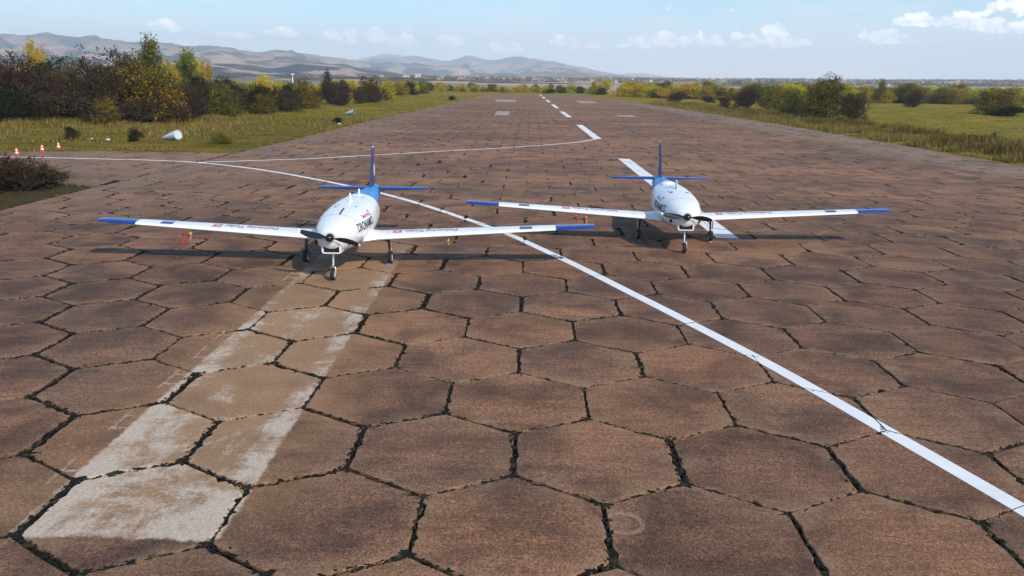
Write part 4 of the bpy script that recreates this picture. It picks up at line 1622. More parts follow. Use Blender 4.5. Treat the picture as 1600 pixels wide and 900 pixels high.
# ------------------------------------------------------------------ trees
PAL = {
    'olive': [(0.158, 0.140, 0.016), (0.105, 0.101, 0.016), (0.247, 0.194, 0.020), (0.069, 0.071, 0.015)],
    'green': [(0.135, 0.162, 0.022), (0.209, 0.223, 0.024), (0.081, 0.105, 0.019)],
    'dark': [(0.022, 0.027, 0.008), (0.036, 0.037, 0.009), (0.014, 0.018, 0.006)],  # foliage colour darkened to stand in for cloud shadow on the left thicket
    'conifer': [(0.012, 0.040, 0.018), (0.020, 0.055, 0.022)],
    'gold': [(0.552, 0.402, 0.014), (0.437, 0.345, 0.018), (0.322, 0.287, 0.018), (0.620, 0.437, 0.023)],
    'lime': [(0.425, 0.400, 0.020), (0.325, 0.338, 0.018), (0.500, 0.425, 0.020)],
    'rust': [(0.225, 0.158, 0.017), (0.135, 0.114, 0.018), (0.078, 0.075, 0.017), (0.315, 0.210, 0.018)],
    'amber': [(0.562, 0.404, 0.024), (0.394, 0.309, 0.026), (0.263, 0.221, 0.024), (0.620, 0.394, 0.027)],
    'orange': [(0.46, 0.17, 0.018), (0.34, 0.14, 0.018)],
    'brown': [(0.050, 0.031, 0.016), (0.034, 0.023, 0.014), (0.072, 0.044, 0.016)],  # dark brown twigs, deepened further for the thicket's cloud shadow
    'purple': [(0.042, 0.021, 0.016), (0.030, 0.017, 0.014), (0.056, 0.029, 0.018)],  # reddish twigs, likewise deepened in colour for the cloud shadow
    'pale': [(0.24, 0.17, 0.06), (0.30, 0.22, 0.05), (0.18, 0.13, 0.07)],
}


def leaf_cloud(seed, shape, n, size, cols, lobes=9, low=0.0, up=0.25):
    """many small leaf faces in clumps through a crown of height 1 and diameter 1 (z from low to 1)"""
    g = np.random.default_rng(seed)
    # lobes
    L = []
    for k in range(lobes):
        a = g.uniform(0, 2 * np.pi)
        zz = low + (1 - low) * ((0.04 if shape == 'bush' else 0.12) + 0.80 * ((k + g.uniform(0, 1)) / lobes) ** (1.25 if shape == 'bush' else 1.0))
        u = (zz - low) / (1 - low)
        if shape == 'round': rad = 0.36 * math.sqrt(max(0.05, 1 - (1.9 * u - 0.85) ** 2 * 0.9))
        elif shape == 'bush': rad = 0.37 * math.sqrt(max(0.06, 1 - u ** 1.7))
        elif shape == 'poplar': rad = 0.24 * math.sqrt(max(0.05, 1 - (1.9 * u - 0.9) ** 2))
        elif shape == 'conifer': rad = 0.34 * (1.05 - u)
        else: rad = 0.34 * (0.4 + 0.6 * u)
        rr = rad * math.sqrt(g.uniform(0.2, 1.0))
        L.append((rr * math.cos(a), rr * math.sin(a), zz, g.uniform(0.19, 0.29) * (0.62 if shape in ('poplar', 'conifer') else 1.0)))
    L = np.array(L)
    # clumps on the lobes' shells
    nc = max(30, n // 9)
    li = g.integers(0, lobes, nc)
    d = g.normal(size=(nc, 3))
    d /= np.linalg.norm(d, axis=1)[:, None]
    rad = L[li, 3] * g.uniform(0.45, 1.12, nc)
    C = L[li, :3] + d * rad[:, None] * np.array([1, 1, 0.85])
    C[:, 2] = np.where(C[:, 2] < low * 0.9 + 0.01, low * 0.9 + 0.01 + g.uniform(0, 0.25, nc), C[:, 2])
    ci = g.integers(0, nc, n)
    P = C[ci] + g.normal(size=(n, 3)) * 0.032
    # stray twig-end leaves give a broken outline
    st = g.random(n) < 0.08
    P[st] += d[ci][st] * g.uniform(0.02, 0.11, st.sum())[:, None]
    P[:, 2] = np.maximum(P[:, 2], 0.01)
    N = g.normal(size=(n, 3)) + np.array([0, 0, up])
    N /= np.linalg.norm(N, axis=1)[:, None]
    U = np.cross(N, g.normal(size=(n, 3)))
    U /= np.linalg.norm(U, axis=1)[:, None]
    W = np.cross(N, U)
    s = size * g.uniform(0.6, 1.35, n)[:, None]
    V = np.stack([P - U * s, P + W * s * 0.55, P + U * s, P - W * s * 0.55], 1).reshape(-1, 3)
    F = np.arange(n * 4).reshape(n, 4)
    cl = np.array(cols)
    cc = cl[g.integers(0, len(cl), nc)][ci] * g.uniform(0.75, 1.3, (n, 1))
    return V, F, np.repeat(cc, 4, axis=0)


def branches(seed, n_limb, height, spread, depth, r0, base=0.12, stems=1, twig=0.0035):
    """recursive limbs as thin tapered tubes (5 sided, then 3 sided); unit tree"""
    g = random.Random(seed)
    mb = MB()

    def grow(p, d, ln, r, lvl):
        pts, rad = [p], [r]
        q, dd = Vector(p), Vector(d)
        k = 3 if lvl < 2 else 2
        for i in range(k):
            dd = (dd + Vector((g.gauss(0, 0.16), g.gauss(0, 0.16), g.gauss(0.05, 0.10)))).normalized()
            q = q + dd * (ln / k)
            q.z = max(q.z, 0.01)
            pts.append(tuple(q))
            rad.append(max(twig * 0.5, r * (1 - 0.55 * (i + 1) / k)))
        mb.tube(pts, rad, 5 if lvl < 2 else 3, 0, lvl < 1)
        if lvl < depth:
            for c in range(n_limb if lvl else n_limb + 2):
                t = g.uniform(0.35, 1.0)
                i = min(len(pts) - 2, int(t * (len(pts) - 1)))
                f = t * (len(pts) - 1) - i
                s = Vector(pts[i]).lerp(Vector(pts[i + 1]), f)
                a = g.uniform(0, 2 * math.pi)
                side = Vector((math.cos(a), math.sin(a), g.uniform(0.0, 0.8)))
                nd = (dd * (1 - spread) + side.normalized() * spread).normalized()
                grow(tuple(s), nd, ln * g.uniform(0.45, 0.72), max(twig, rad[i] * 0.62), lvl + 1)
    for s in range(stems):
        a = g.uniform(0, 2 * math.pi)
        lean = 0.0 if stems == 1 else g.uniform(0.25, 1.3)
        grow((0.03 * math.cos(a) * (stems > 1), 0.03 * math.sin(a) * (stems > 1), 0.0), Vector((lean * math.cos(a), lean * math.sin(a), 1)).normalized(), height, r0, 0)
    return mb


def tinted(mb, name, cols, seed):
    V = np.array(mb.v)
    g = np.random.default_rng(seed)
    c = np.array(cols)[g.integers(0, len(cols), len(V))]
    tris = []
    for f in mb.f:
        for k in range(1, len(f) - 1): tris.append((f[0], f[k], f[k + 1]))
    return fast_mesh(name, V, np.array(tris), [M_TWIG], c)


KIND = {}


def make_kind(key, shape, pal, n, size, low, trunk_h, lobes=9, seed=1, twiggy=0, nvar=2):
    var = []
    for k in range(nvar):
        V, F, c = leaf_cloud(seed * 31 + k * 7, shape, int(n * 1.5), size * 0.80, PAL[pal], lobes, low)
        crown = fast_mesh('crown_' + key, V, F, [M_LEAF], c)
        tr = branches(seed * 17 + k, 3, trunk_h, 0.55, 2, 0.022 if shape != 'poplar' else 0.03, stems=1 if shape in ('round', 'poplar', 'conifer') else 4)
        trunk = tr.mesh('trunk_' + key, [M_BARK])
        var.append((trunk, crown))
    KIND[key] = var


def make_bare(key, pal, seed, stems, depth, nleaf, nvar=2, height=0.42, spread=0.55, n_limb=4, twig=0.004, lobes=8):
    var = []
    for k in range(nvar):
        tr = branches(seed * 13 + k, 3, height, spread, 1, 0.02, stems=stems)
        trunk = tr.mesh('trunk_' + key, [M_BARK])
        br = branches(seed * 13 + k, n_limb, height, spread, depth, 0.010, stems=stems, twig=twig)
        A = np.array(br.v)
        kz, kr = 1.0 / np.percentile(A[:, 2], 99.5), 0.5 / np.percentile(np.hypot(A[:, 0], A[:, 1]), 97)
        br.v = [(a * kr, b * kr, c * kz) for a, b, c in br.v]
        crown = tinted(br, 'crown_' + key, PAL[pal], seed + k)
        # wisps of leaves left on the twigs, in the same crown mesh
        if nleaf:
            V, F, c = leaf_cloud(seed * 5 + k, 'bush' if stems > 1 else 'round', nleaf, 0.020, PAL[pal], lobes, 0.02 if stems > 1 else 0.3)
            V0 = np.array([v.co[:] for v in crown.vertices])
            F0 = np.array([p.vertices[:] for p in crown.polygons])
            c0 = np.zeros(len(V0) * 4, np.float32)
            crown.color_attributes['tint'].data.foreach_get('color', c0)
            Ft = np.concatenate([F[:, [0, 1, 2]], F[:, [0, 2, 3]]]) + len(V0)
            crown = fast_mesh('crown_' + key, np.concatenate([V0, V]), np.concatenate([F0, Ft]), [M_TWIG], np.concatenate([c0.reshape(-1, 4)[:, :3], c]))
        var.append((trunk, crown))
    KIND[key] = var


make_kind('olive_bush', 'bush', 'olive', 5200, 0.025, 0.02, 0.45, 14, 1, nvar=3)
make_kind('green_bush', 'bush', 'green', 4400, 0.026, 0.02, 0.45, 12, 2)
make_kind('dark_bush', 'bush', 'dark', 4600, 0.027, 0.0, 0.4, 12, 3)
make_kind('rust_bush', 'bush', 'rust', 5400, 0.024, 0.02, 0.5, 16, 4)
make_kind('gold_bush', 'bush', 'gold', 3400, 0.029, 0.03, 0.45, 11, 5)
make_kind('amber_bush', 'bush', 'amber', 3600, 0.028, 0.03, 0.45, 12, 15)
make_kind('lime_bush', 'bush', 'lime', 3400, 0.029, 0.03, 0.45, 11, 6)
make_kind('orange_bush', 'bush', 'orange', 1600, 0.028, 0.03, 0.45, 9, 7, nvar=1)
make_kind('olive_tree', 'round', 'olive', 4200, 0.025, 0.12, 0.40, 14, 8)
make_kind('tall_tree', 'poplar', 'green', 3800, 0.024, 0.16, 0.55, 16, 9)
make_kind('gold_poplar', 'poplar', 'gold', 2400, 0.026, 0.10, 0.6, 16, 10)
make_kind('pale_poplar', 'poplar', 'pale', 1100, 0.022, 0.10, 0.6, 16, 11)
make_kind('conifer', 'conifer', 'conifer', 2200, 0.026, 0.04, 0.7, 16, 12, nvar=1)
make_bare('bare_shrub', 'brown', 3, 11, 3, 3000, height=0.46)
make_bare('purple_shrub', 'purple', 4, 11, 3, 3600, height=0.46)
make_bare('bare_tree', 'brown', 5, 1, 4, 500, nvar=2, height=0.36, spread=0.5, n_limb=4, twig=0.0030)

LOOK = {'amber_bush': 'amber leaved', 'olive_bush': 'dark olive', 'olive_tree': 'short trunked olive', 'lime_bush': 'yellow green', 'green_bush': 'mid green',
        'gold_bush': 'bright yellow', 'orange_bush': 'orange', 'rust_bush': 'golden brown', 'dark_bush': 'dark green'}
WHERE_R = ('just right of the runway end', 'halfway along the belt', 'behind the lone right hand bushes')
WHERE_H = ('directly behind the largest bush', 'behind the middle of the meadow', 'towards the right edge of the picture')
WHERE_L = ('near the poplars', 'behind the conifer', 'near the lone round bush')
WHERE_F = ('near the lone round bush', 'behind the left half of the runway end', 'behind the dashed centreline', 'at the right end beside the big yellow trees')


def where(u, names):
    return names[min(len(names) - 1, int(u * len(names)))]


tree_no = [0]


def tree(key, x, y, h, w, label, group=None, nm=None, sink=0.0):
    k = tree_no[0]
    tree_no[0] += 1
    r = random.Random(k * 53 + 11)
    var = KIND[key]
    trunk, crown = var[k % len(var)]
    shrub = 'bush' in key or 'shrub' in key
    nm = nm or ('shrub' if shrub else {'gold_poplar': 'poplar_tree', 'pale_poplar': 'poplar_tree', 'conifer': 'conifer_tree'}.get(key, 'tree'))
    t = thing(nm, label, 'shrub' if shrub else 'tree', (x, y, float(ground_z(x, y)) - 0.04 - sink), r.uniform(0, 6.28), group, (w, w, h))
    link('trunk', trunk, t)
    link('crown', crown, t)
    return t


#          kind, x, y, height, width, label
NEAR = [
    ('dark_bush', -57.0, 92.5, 4.0, 6.0, 'dark green shrub at the far left edge of the picture above the cones'),
    ('bare_shrub', -60.0, 99.0, 7.2, 8.0, 'tall brown twiggy shrub at the left edge behind the dark green shrub'),
    ('bare_shrub', -49.8, 97.5, 6.6, 7.2, 'broad dark brown thicket under the tall leafless tree'),
    ('bare_tree', -49.4, 98.5, 8.1, 8.0, 'tall leafless tree with bare branches standing above the left thicket'),
    ('rust_bush', -47.4, 94.5, 3.0, 3.6, 'low yellow tinged bush at the foot of the tall leafless tree'),
    ('rust_bush', -44.8, 101.0, 7.6, 8.6, 'big golden olive bush right of the tall leafless tree'),
    ('bare_shrub', -45.6, 98.0, 2.9, 5.6, 'low grey brown twig shrub in front of the big golden olive bush'),
    ('bare_shrub', -41.4, 100.2, 2.9, 3.4, 'small leafless shrub at the right foot of the big golden olive bush'),
    ('purple_shrub', -42.3, 107.5, 3.9, 4.6, 'reddish purple shrub right of the big golden olive bush'),
    ('tall_tree', -55.0, 126.0, 9.9, 6.0, 'slender tall green tree topping the big golden olive bush'),
    ('bare_tree', -60.0, 128.0, 8.2, 5.6, 'pale leafless tree just left of the slender tall green tree'),
    ('tall_tree', -55.9, 142.0, 8.6, 6.0, 'tall rounded green tree standing before the yellow poplar row'),
    ('orange_bush', -53.0, 130.0, 5.0, 2.6, 'orange bush at the right of the slender tall green tree'),
    ('olive_bush', -42.3, 119.8, 4.8, 5.2, 'neat olive bush with a visible stem on the open grass'),
    ('rust_bush', -38.8, 128.5, 3.2, 4.4, 'low golden brown bush right of the neat olive bush'),
    ('dark_bush', -51.0, 131.0, 5.6, 5.6, 'dark green bush behind the purple shrub'),
    ('dark_bush', -46.4, 134.0, 5.6, 5.6, 'dark green bush below the tall rounded green tree'),
    ('bare_shrub', -46.0, 122.0, 4.8, 6.0, 'brown shrub between the purple shrub and the neat olive bush'),
    ('dark_bush', -43.6, 140.0, 4.6, 4.6, 'dark rounded bush right of the tall rounded green tree'),
    ('gold_bush', -47.5, 152.0, 4.8, 5.0, 'bright yellow bush right of the yellow poplar row'),
    ('gold_bush', -51.0, 170.0, 6.0, 6.2, 'tall bright yellow bush behind the dark rounded bush'),
    ('olive_bush', -80.0, 112.0, 6.4, 9.0, 'green bush at the left end of the thicket crest'),
    ('olive_bush', -72.5, 115.0, 6.6, 9.0, 'second green bush from the left along the thicket crest'),
    ('dark_bush', -65.5, 118.0, 6.4, 8.6, 'dark green bush along the thicket crest beside the leafless tree'),
    ('olive_bush', -61.0, 112.0, 5.2, 6.4, 'green bush below the thicket crest'),
    ('dark_bush', -58.6, 122.0, 6.2, 7.2, 'dark bush on the crest right of the leafless tree'),
    ('bare_shrub', -46.8, 114.0, 4.4, 7.0, 'wide brown shrub behind the reddish purple shrub'),
    ('dark_bush', -49.5, 117.0, 5.4, 7.0, 'dark bush just right of the big golden olive bush'),
    ('purple_shrub', -44.2, 128.0, 4.6, 6.4, 'dark reddish shrub under the tall rounded green tree'),
    ('dark_bush', -41.8, 133.5, 4.2, 6.0, 'dark bush behind the low golden brown bush'),
    ('bare_shrub', -39.4, 140.0, 4.2, 6.6, 'brown shrub behind and right of the neat olive bush'),
    ('purple_shrub', -58.0, 104.0, 5.6, 7.0, 'dark shrub low in the thicket left of the leafless tree'),
    ('dark_bush', -66.0, 101.0, 5.0, 8.0, 'dark bush over the bramble bank near the left edge'),
    ('dark_bush', -72.0, 108.0, 6.0, 9.0, 'large dark bush under the thicket crest near the left edge'),
    ('bare_shrub', -64.5, 107.5, 5.2, 6.0, 'reddish brown shrub in the middle of the left thicket'),
    ('bare_shrub', -55.5, 99.5, 3.0, 8.0, 'low brown bramble bank above the grass behind the cones'),
    ('bare_shrub', -50.5, 104.0, 4.4, 5.6, 'brown shrub filling the gap behind the low yellow tinged bush'),
    ('rust_bush', -69.0, 104.0, 3.8, 6.0, 'small olive brown bush in the hollow of the thicket'),
    ('purple_shrub', -60.5, 94.0, 3.0, 5.0, 'low dark purple shrub next to the dark green shrub at the left edge'),
    ('gold_poplar', -95.0, 165.0, 10.4, 6.0, 'yellow tree rising above the left end of the thicket'),
    ('dark_bush', -41.0, 150.5, 5.0, 4.0, 'dark bush at the left of the golden bush row beyond the grass'),
    ('rust_bush', -40.5, 158.0, 5.6, 7.2, 'wide golden olive bush left of the conifer'),
    ('purple_shrub', -43.5, 178.0, 3.0, 6.2, 'dark shrub standing alone left of the conifer'),
    ('conifer', -46.5, 205.0, 7.4, 4.8, 'dark green conifer among the autumn bushes'),
    ('bare_shrub', -40.5, 182.0, 5.0, 6.0, 'brown shrub just in front of the conifer'),
    ('purple_shrub', -36.6, 174.0, 2.9, 4.4, 'dark low shrub right of the brown shrub before the conifer'),
    ('purple_shrub', -39.6, 186.5, 5.6, 6.4, 'rounded reddish brown shrub right of the conifer'),
    ('bare_shrub', -36.8, 196.0, 3.8, 5.6, 'low brown shrub between the rounded reddish shrub and the bare topped one'),
    ('bare_tree', -36.2, 207.0, 6.6, 6.4, 'leafless pale topped tree at the right end of the shrub row'),
    ('purple_shrub', -34.6, 204.0, 4.4, 6.2, 'dark shrub under the leafless pale topped tree'),
    ('gold_bush', -35.0, 225.0, 6.0, 5.4, 'golden bush closing the right end of the shrub row'),
    ('bare_shrub', -40.5, 305.0, 2.4, 4.6, 'small brown shrub left of the lone round bush by the runway'),
    ('olive_bush', -38.4, 335.0, 5.0, 7.6, 'lone round olive bush left of the runway end'),
    ('dark_bush', -17.8, 236.0, 1.4, 2.4, 'small dark bush at the left runway edge'),
    ('dark_bush', -39.6, 72.8, 1.3, 1.5, 'small dark round bush by the grass edge right of the cones'),
    ('dark_bush', -34.0, 73.2, 1.3, 1.5, 'small dark weed clump left of the fallen white cone'),
    ('olive_bush', -25.4, 70.6, 1.0, 2.4, 'low green weed clump at the grass corner right of the fallen white cone'),
    ('dark_bush', -22.5, 104.0, 0.9, 1.6, 'low dark weed clump on the grass beside the runway edge'),
    # right side
    ('olive_bush', 52.8, 139.5, 7.4, 7.8, 'largest olive tree like bush standing alone right of the runway'),
    ('olive_bush', 50.6, 148.0, 4.6, 5.4, 'olive bush on the left side of the largest bush'),
    ('bare_shrub', 56.6, 137.5, 4.2, 5.0, 'dark leafless shrub on the right side of the largest bush'),
    ('dark_bush', 51.0, 128.6, 0.9, 1.5, 'small dark bush in the grass in front of the largest bush'),
    ('olive_bush', 55.2, 176.0, 5.2, 6.8, 'wide olive bush second along from the largest bush'),
    ('bare_shrub', 60.0, 180.0, 5.0, 5.4, 'brownish shrub on the right of the wide olive bush'),
    ('purple_shrub', 54.4, 194.0, 4.9, 7.0, 'reddish brown shrub left of the wide olive bush'),
    ('bare_shrub', 50.0, 197.0, 2.0, 3.0, 'low brown shrub at the left foot of the reddish brown shrub'),
    ('rust_bush', 104.0, 176.5, 5.6, 9.6, 'broad brown gold bush at the right edge of the picture'),
    ('dark_bush', 102.6, 170.0, 2.4, 8.6, 'low dark hedge like bush before the broad brown gold bush'),
    ('conifer', 143.0, 252.0, 4.8, 5.6, 'dark rounded evergreen at the back of the right meadow'),
    ('bare_shrub', 113.2, 234.0, 4.6, 6.4, 'brown shrub in the middle of the right meadow'),
    ('olive_bush', 103.0, 247.0, 4.2, 4.6, 'small olive bush left of the brown shrub in the right meadow'),
    ('conifer', 54.0, 92.0, 0.9, 0.8, 'tiny dark seedling in the long grass on the right'),
    ('purple_shrub', 51.5, 262.0, 3.2, 7.0, 'dark brown shrub before the tree row right of the runway'),
    ('purple_shrub', 60.0, 256.0, 2.2, 5.0, 'low purple shrub right of the dark brown shrub beside the runway'),
    ('bare_shrub', 64.0, 252.0, 2.0, 4.2, 'low brown shrub at the end of the tree row right of the runway'),
    ('gold_bush', 37.6, 402.0, 7.4, 4.6, 'bright yellow tree by the runway end'),
    ('lime_bush', 44.0, 408.0, 8.2, 9.6, 'large rounded yellow green tree by the runway end'),
    ('dark_bush', 41.0, 396.0, 3.8, 7.0, 'dark shrub at the foot of the rounded yellow green tree'),
    ('olive_tree', 118.0, 268.0, 7.2, 4.2, 'small tree standing out above the hedge behind the right meadow'),
    ('lime_bush', 88.0, 262.0, 6.6, 9.0, 'yellow green bush behind the left side of the largest bush'),
    ('lime_bush', 106.0, 262.0, 6.4, 8.0, 'yellow green bush behind the right side of the largest bush'),
    ('purple_shrub', -26.0, 40.0, 1.9, 4.2, 'low dark bramble at the lower left edge on the grass corner'),
    ('bare_shrub', -24.3, 39.6, 1.6, 3.2, 'brown bramble at the right end of the low dark bramble patch'),
    ('bare_shrub', -23.8, 41.0, 1.1, 2.2, 'small bramble at the tip of the grass corner below the white line'),
    ('dark_bush', -26.8, 38.0, 1.7, 4.0, 'dark green bramble cut by the left edge of the picture'),
]
for (k, x, y, h, w, lb) in NEAR:
    tree(k, x, y, h, w, lb)

g = random.Random(4)
# yellow poplars far behind the thicket
for i in range(8):
    tree('gold_poplar', -100 + i * 2.2 + g.uniform(-0.5, 0.5), 232 + g.uniform(-4, 4), g.uniform(8.6, 10.4), g.uniform(3.6, 4.6), 'narrow yellow poplar in the bright row behind the left thicket', 'yellow poplar row behind the thicket')
for i in range(12):
    tree('pale_poplar', -136 + i * 2.7 + g.uniform(-1, 1), 232 + g.uniform(-5, 5), g.uniform(8.6, 10.6), g.uniform(4.6, 6.2), 'thin pale half bare poplar behind the left thicket', 'pale half bare poplars behind the thicket')
# bushes behind the left shrub row, seen between the nearer ones
for i in range(34):
    u = i / 33
    x = -70 + 32 * u + g.uniform(-3, 3)
    y = 190 + 130 * u + g.uniform(-12, 12)
    k = g.choice(('gold_bush', 'lime_bush', 'gold_bush', 'olive_bush', 'amber_bush', 'dark_bush'))
    tree(k, x, y, g.uniform(3.8, 5.6), g.uniform(5.5, 8.5), LOOK[k] + ' bush behind the left shrub row, ' + where(u, WHERE_L), 'bushes behind the left shrub row')
# tree line across the far end of the runway
for i in range(58):
    x = -60 + 100 * (i / 57) + g.uniform(-2, 2)
    y = 432 + g.uniform(-18, 26)
    k = g.choice(('gold_bush', 'olive_bush', 'dark_bush', 'lime_bush', 'amber_bush', 'olive_tree', 'gold_bush'))
    tree(k, x, y, g.uniform(2.2, 4.6), g.uniform(4.0, 7.0), LOOK[k] + ' tree in far line, ' + where(i / 57, WHERE_F), 'tree line across the runway end')
# belt on the right
for i in range(74):
    u = i / 73
    x = 46 + 62 * u + g.uniform(-2, 2)
    y = 345 - 62 * u + g.uniform(-14, 14)
    k = g.choice(('amber_bush', 'lime_bush', 'olive_tree', 'gold_bush', 'green_bush', 'amber_bush', 'orange_bush' if g.random() < 0.3 else 'amber_bush'))
    tree(k, x, y, g.uniform(4.0, 6.4), g.uniform(6.0, 10.0), LOOK[k] + ' bush of the right belt, ' + where(u, WHERE_R), 'tree belt right of the runway')
for i in range(86):
    u = i / 85
    x = 96 + 122 * u + g.uniform(-3, 3)
    y = 292 + g.uniform(-8, 22) + 8 * u
    k = g.choice(('amber_bush', 'lime_bush', 'olive_tree', 'lime_bush', 'green_bush', 'amber_bush', 'amber_bush', 'olive_bush'))
    tree(k, x, y, g.uniform(4.8, 6.8), g.uniform(8.0, 12.0), LOOK[k] + ' bush of the back hedge, ' + where(u, WHERE_H), 'hedge behind the right meadow')


# ------------------------------------------------------------------ grass
def blades(name, x, y, hgt, wid, cols, lean=0.35, seed=1, colmix=None):
    g = np.random.default_rng(seed)
    n = len(x)
    z = ground_z(x, y) - 0.03
    a = g.uniform(0, 2 * np.pi, n)
    dx, dy = np.cos(a) * wid / 2, np.sin(a) * wid / 2
    lx, ly = g.normal(0, lean, n) * hgt, g.normal(0, lean, n) * hgt
    V = np.empty((n, 3, 3))
    V[:, 0] = np.stack([x - dx, y - dy, z], 1)
    V[:, 1] = np.stack([x + dx, y + dy, z], 1)
    V[:, 2] = np.stack([x + lx, y + ly, z + hgt], 1)
    c = np.array(cols)[g.integers(0, len(cols), n) if colmix is None else colmix] * g.uniform(0.7, 1.3, (n, 1))
    F = np.arange(n * 3).reshape(n, 3)
    return V.reshape(-1, 3), F, np.repeat(c, 3, 0)


GC = [(0.150, 0.136, 0.012), (0.088, 0.094, 0.010), (0.30, 0.21, 0.055), (0.20, 0.15, 0.025), (0.046, 0.052, 0.010), (0.110, 0.058, 0.020), (0.40, 0.285, 0.10)]


def scatter(n, x0, x1, y0, y1, g, dmin=0.05, dmax=1e9, clump=0.0, cs=0.7, near=False):
    x = g.uniform(x0, x1, n)
    y = g.uniform(y0, y1, n) if not near else y0 + (y1 - y0) * g.uniform(0, 1, n) ** 1.7
    d = sd_pave(x, y)
    ok = (d > dmin) & (d < dmax)
    if clump:
        c = fbm(x * cs, y * cs, 3, 77)
        ok &= g.random(n) < np.clip((c - 0.36) / 0.22, 0.06, 1.0)
    return x[ok], y[ok], d[ok]


gg = np.random.default_rng(12)
parts = []
# tall dry strip beside the right edge
x, y, d = scatter(260000, 37.0, 56.0, 48, 240, gg, 0.05, 15.0, 0.8, 0.5, True)
hb = fbm(x * 0.35, y * 0.35, 3, 41)
br = (fbm(x * 0.22, y * 0.16, 3, 43) > 0.52) & (d > 2.0)
h = (0.28 + 0.95 * np.clip((hb - 0.3) * 2.2, 0, 1)) * np.where(d < 1.2, 0.7, 1.0) * gg.uniform(0.5, 1.1, len(x))
ci = np.where(br, gg.choice([5, 5, 5, 2, 4, 3], len(x)), gg.choice([0, 1, 2, 3, 6, 2, 6, 4], len(x)))
parts.append(blades('g', x, y, h, gg.uniform(0.03, 0.075, len(x)), GC, 0.30, 2, ci))
# right meadow, shorter and thinner with distance
x, y, d = scatter(90000, 46, 150, 55, 230, gg, 6.0, 1e9, 0.9, 0.25, True)
parts.append(blades('g', x, y, gg.uniform(0.05, 0.20, len(x)), gg.uniform(0.05, 0.13, len(x)), GC, 0.5, 3, gg.choice([0, 1, 3, 4, 0, 2], len(x))))
# left verge
x, y, d = scatter(170000, -75, -17, 58, 120, gg, 0.05, 1e9, 0.9, 0.4, True)
tall = np.clip(0.75 * (x < -33) * np.clip((y - 74) / 8, 0, 1) + (fbm(x * 0.25, y * 0.25, 3, 51) - 0.44) * 3.5, 0.0, 1.0)
h = (0.10 + 0.52 * tall) * gg.uniform(0.5, 1.15, len(x))
ci = np.where(gg.random(len(x)) < 0.35 + 0.4 * tall, gg.choice([2, 3, 6, 2, 6, 5], len(x)), gg.choice([0, 1, 4, 1, 5, 3], len(x)))
parts.append(blades('g', x, y, h, gg.uniform(0.03, 0.085, len(x)), GC, 0.35, 4, ci))
x, y, d = scatter(60000, -60, -14, 110, 300, gg, 0.1, 1e9, 0.9, 0.25, True)
parts.append(blades('g', x, y, gg.uniform(0.06, 0.28, len(x)), gg.uniform(0.06, 0.15, len(x)), GC, 0.5, 5, gg.choice([0, 1, 3, 2, 0], len(x))))
# thick fringe right on the pavement edge, both sides
x, y, d = scatter(260000, -60, 42, 40, 260, gg, -0.22, 0.7, 0.5, 0.9, True)
parts.append(blades('g', x, y, gg.uniform(0.06, 0.26, len(x)), gg.uniform(0.03, 0.08, len(x)), GC, 0.6, 6, gg.choice([0, 1, 3, 4, 2, 1], len(x))))
# grass corner lower left, darker tints carrying the shadow by the brambles
x, y, d = scatter(26000, -36, -21, 22, 45, gg, -0.15, 1e9, 0.7, 0.9)
parts.append(blades('g', x, y, gg.uniform(0.06, 0.30, len(x)), gg.uniform(0.02, 0.05, len(x)), GC, 0.5, 7, gg.choice([5, 1, 4, 4, 5], len(x))))
V = np.concatenate([p[0] for p in parts])
off = np.cumsum([0] + [len(p[0]) for p in parts[:-1]])
F = np.concatenate([p[1] + o for p, o in zip(parts, off)])
Cc = np.concatenate([p[2] for p in parts])
link('grass', fast_mesh('grass', V, F, [M_GRASS], Cc), None, kind='stuff', label='dry autumn grass along the runway and over the meadows', category='grass')
# weeds rooted in the joints of the slabs
jx, jy, jh = [], [], []
r = random.Random(21)
for poly, lift, tx, ty, mx, my in SLABS:
    if my > 200 or abs(mx) > 0.75 * my: continue
    pr = 0.04 if my < 28 else 0.20
    if mx > 27 or mx < -14: pr *= 2
    if r.random() > pr: continue
    p = poly[r.randrange(len(poly))]
    for _ in range(r.randint(8, 26)):
        jx.append(p[0] + r.gauss(0, 0.07 + (0.12 if my > 40 else 0)))
        jy.append(p[1] + r.gauss(0, 0.05))
        jh.append(r.uniform(0.02, 0.07 if my < 28 else 0.10))
jx, jy, jh = np.array(jx), np.array(jy), np.array(jh)
gv = np.random.default_rng(3)
a = gv.uniform(0, 6.28, len(jx))
wv = np.where(jy < 28, 0.012, 0.05)
V = np.empty((len(jx), 3, 3))
V[:, 0] = np.stack([jx - np.cos(a) * wv, jy - np.sin(a) * wv, np.full(len(jx), -0.02)], 1)
V[:, 1] = np.stack([jx + np.cos(a) * wv, jy + np.sin(a) * wv, np.full(len(jx), -0.02)], 1)
V[:, 2] = np.stack([jx + gv.normal(0, 0.04, len(jx)), jy + gv.normal(0, 0.04, len(jx)), jh], 1)
cc = np.array([(0.16, 0.14, 0.02), (0.24, 0.16, 0.04), (0.09, 0.10, 0.015)])[gv.integers(0, 3, len(jx))]
link('joint_weeds', fast_mesh('joint_weeds', V.reshape(-1, 3), np.arange(len(jx) * 3).reshape(-1, 3), [M_GRASS], np.repeat(cc, 3, 0)), run, kind='stuff')

# ------------------------------------------------------------------ things far off on the plain
M_WALL = mat('pale_render', (0.62, 0.56, 0.48), 0.9)
M_GLASS = mat('window_glass', (0.05, 0.06, 0.08), 0.2)
M_ROOF = mat('flat_roof', (0.30, 0.22, 0.18), 0.9)


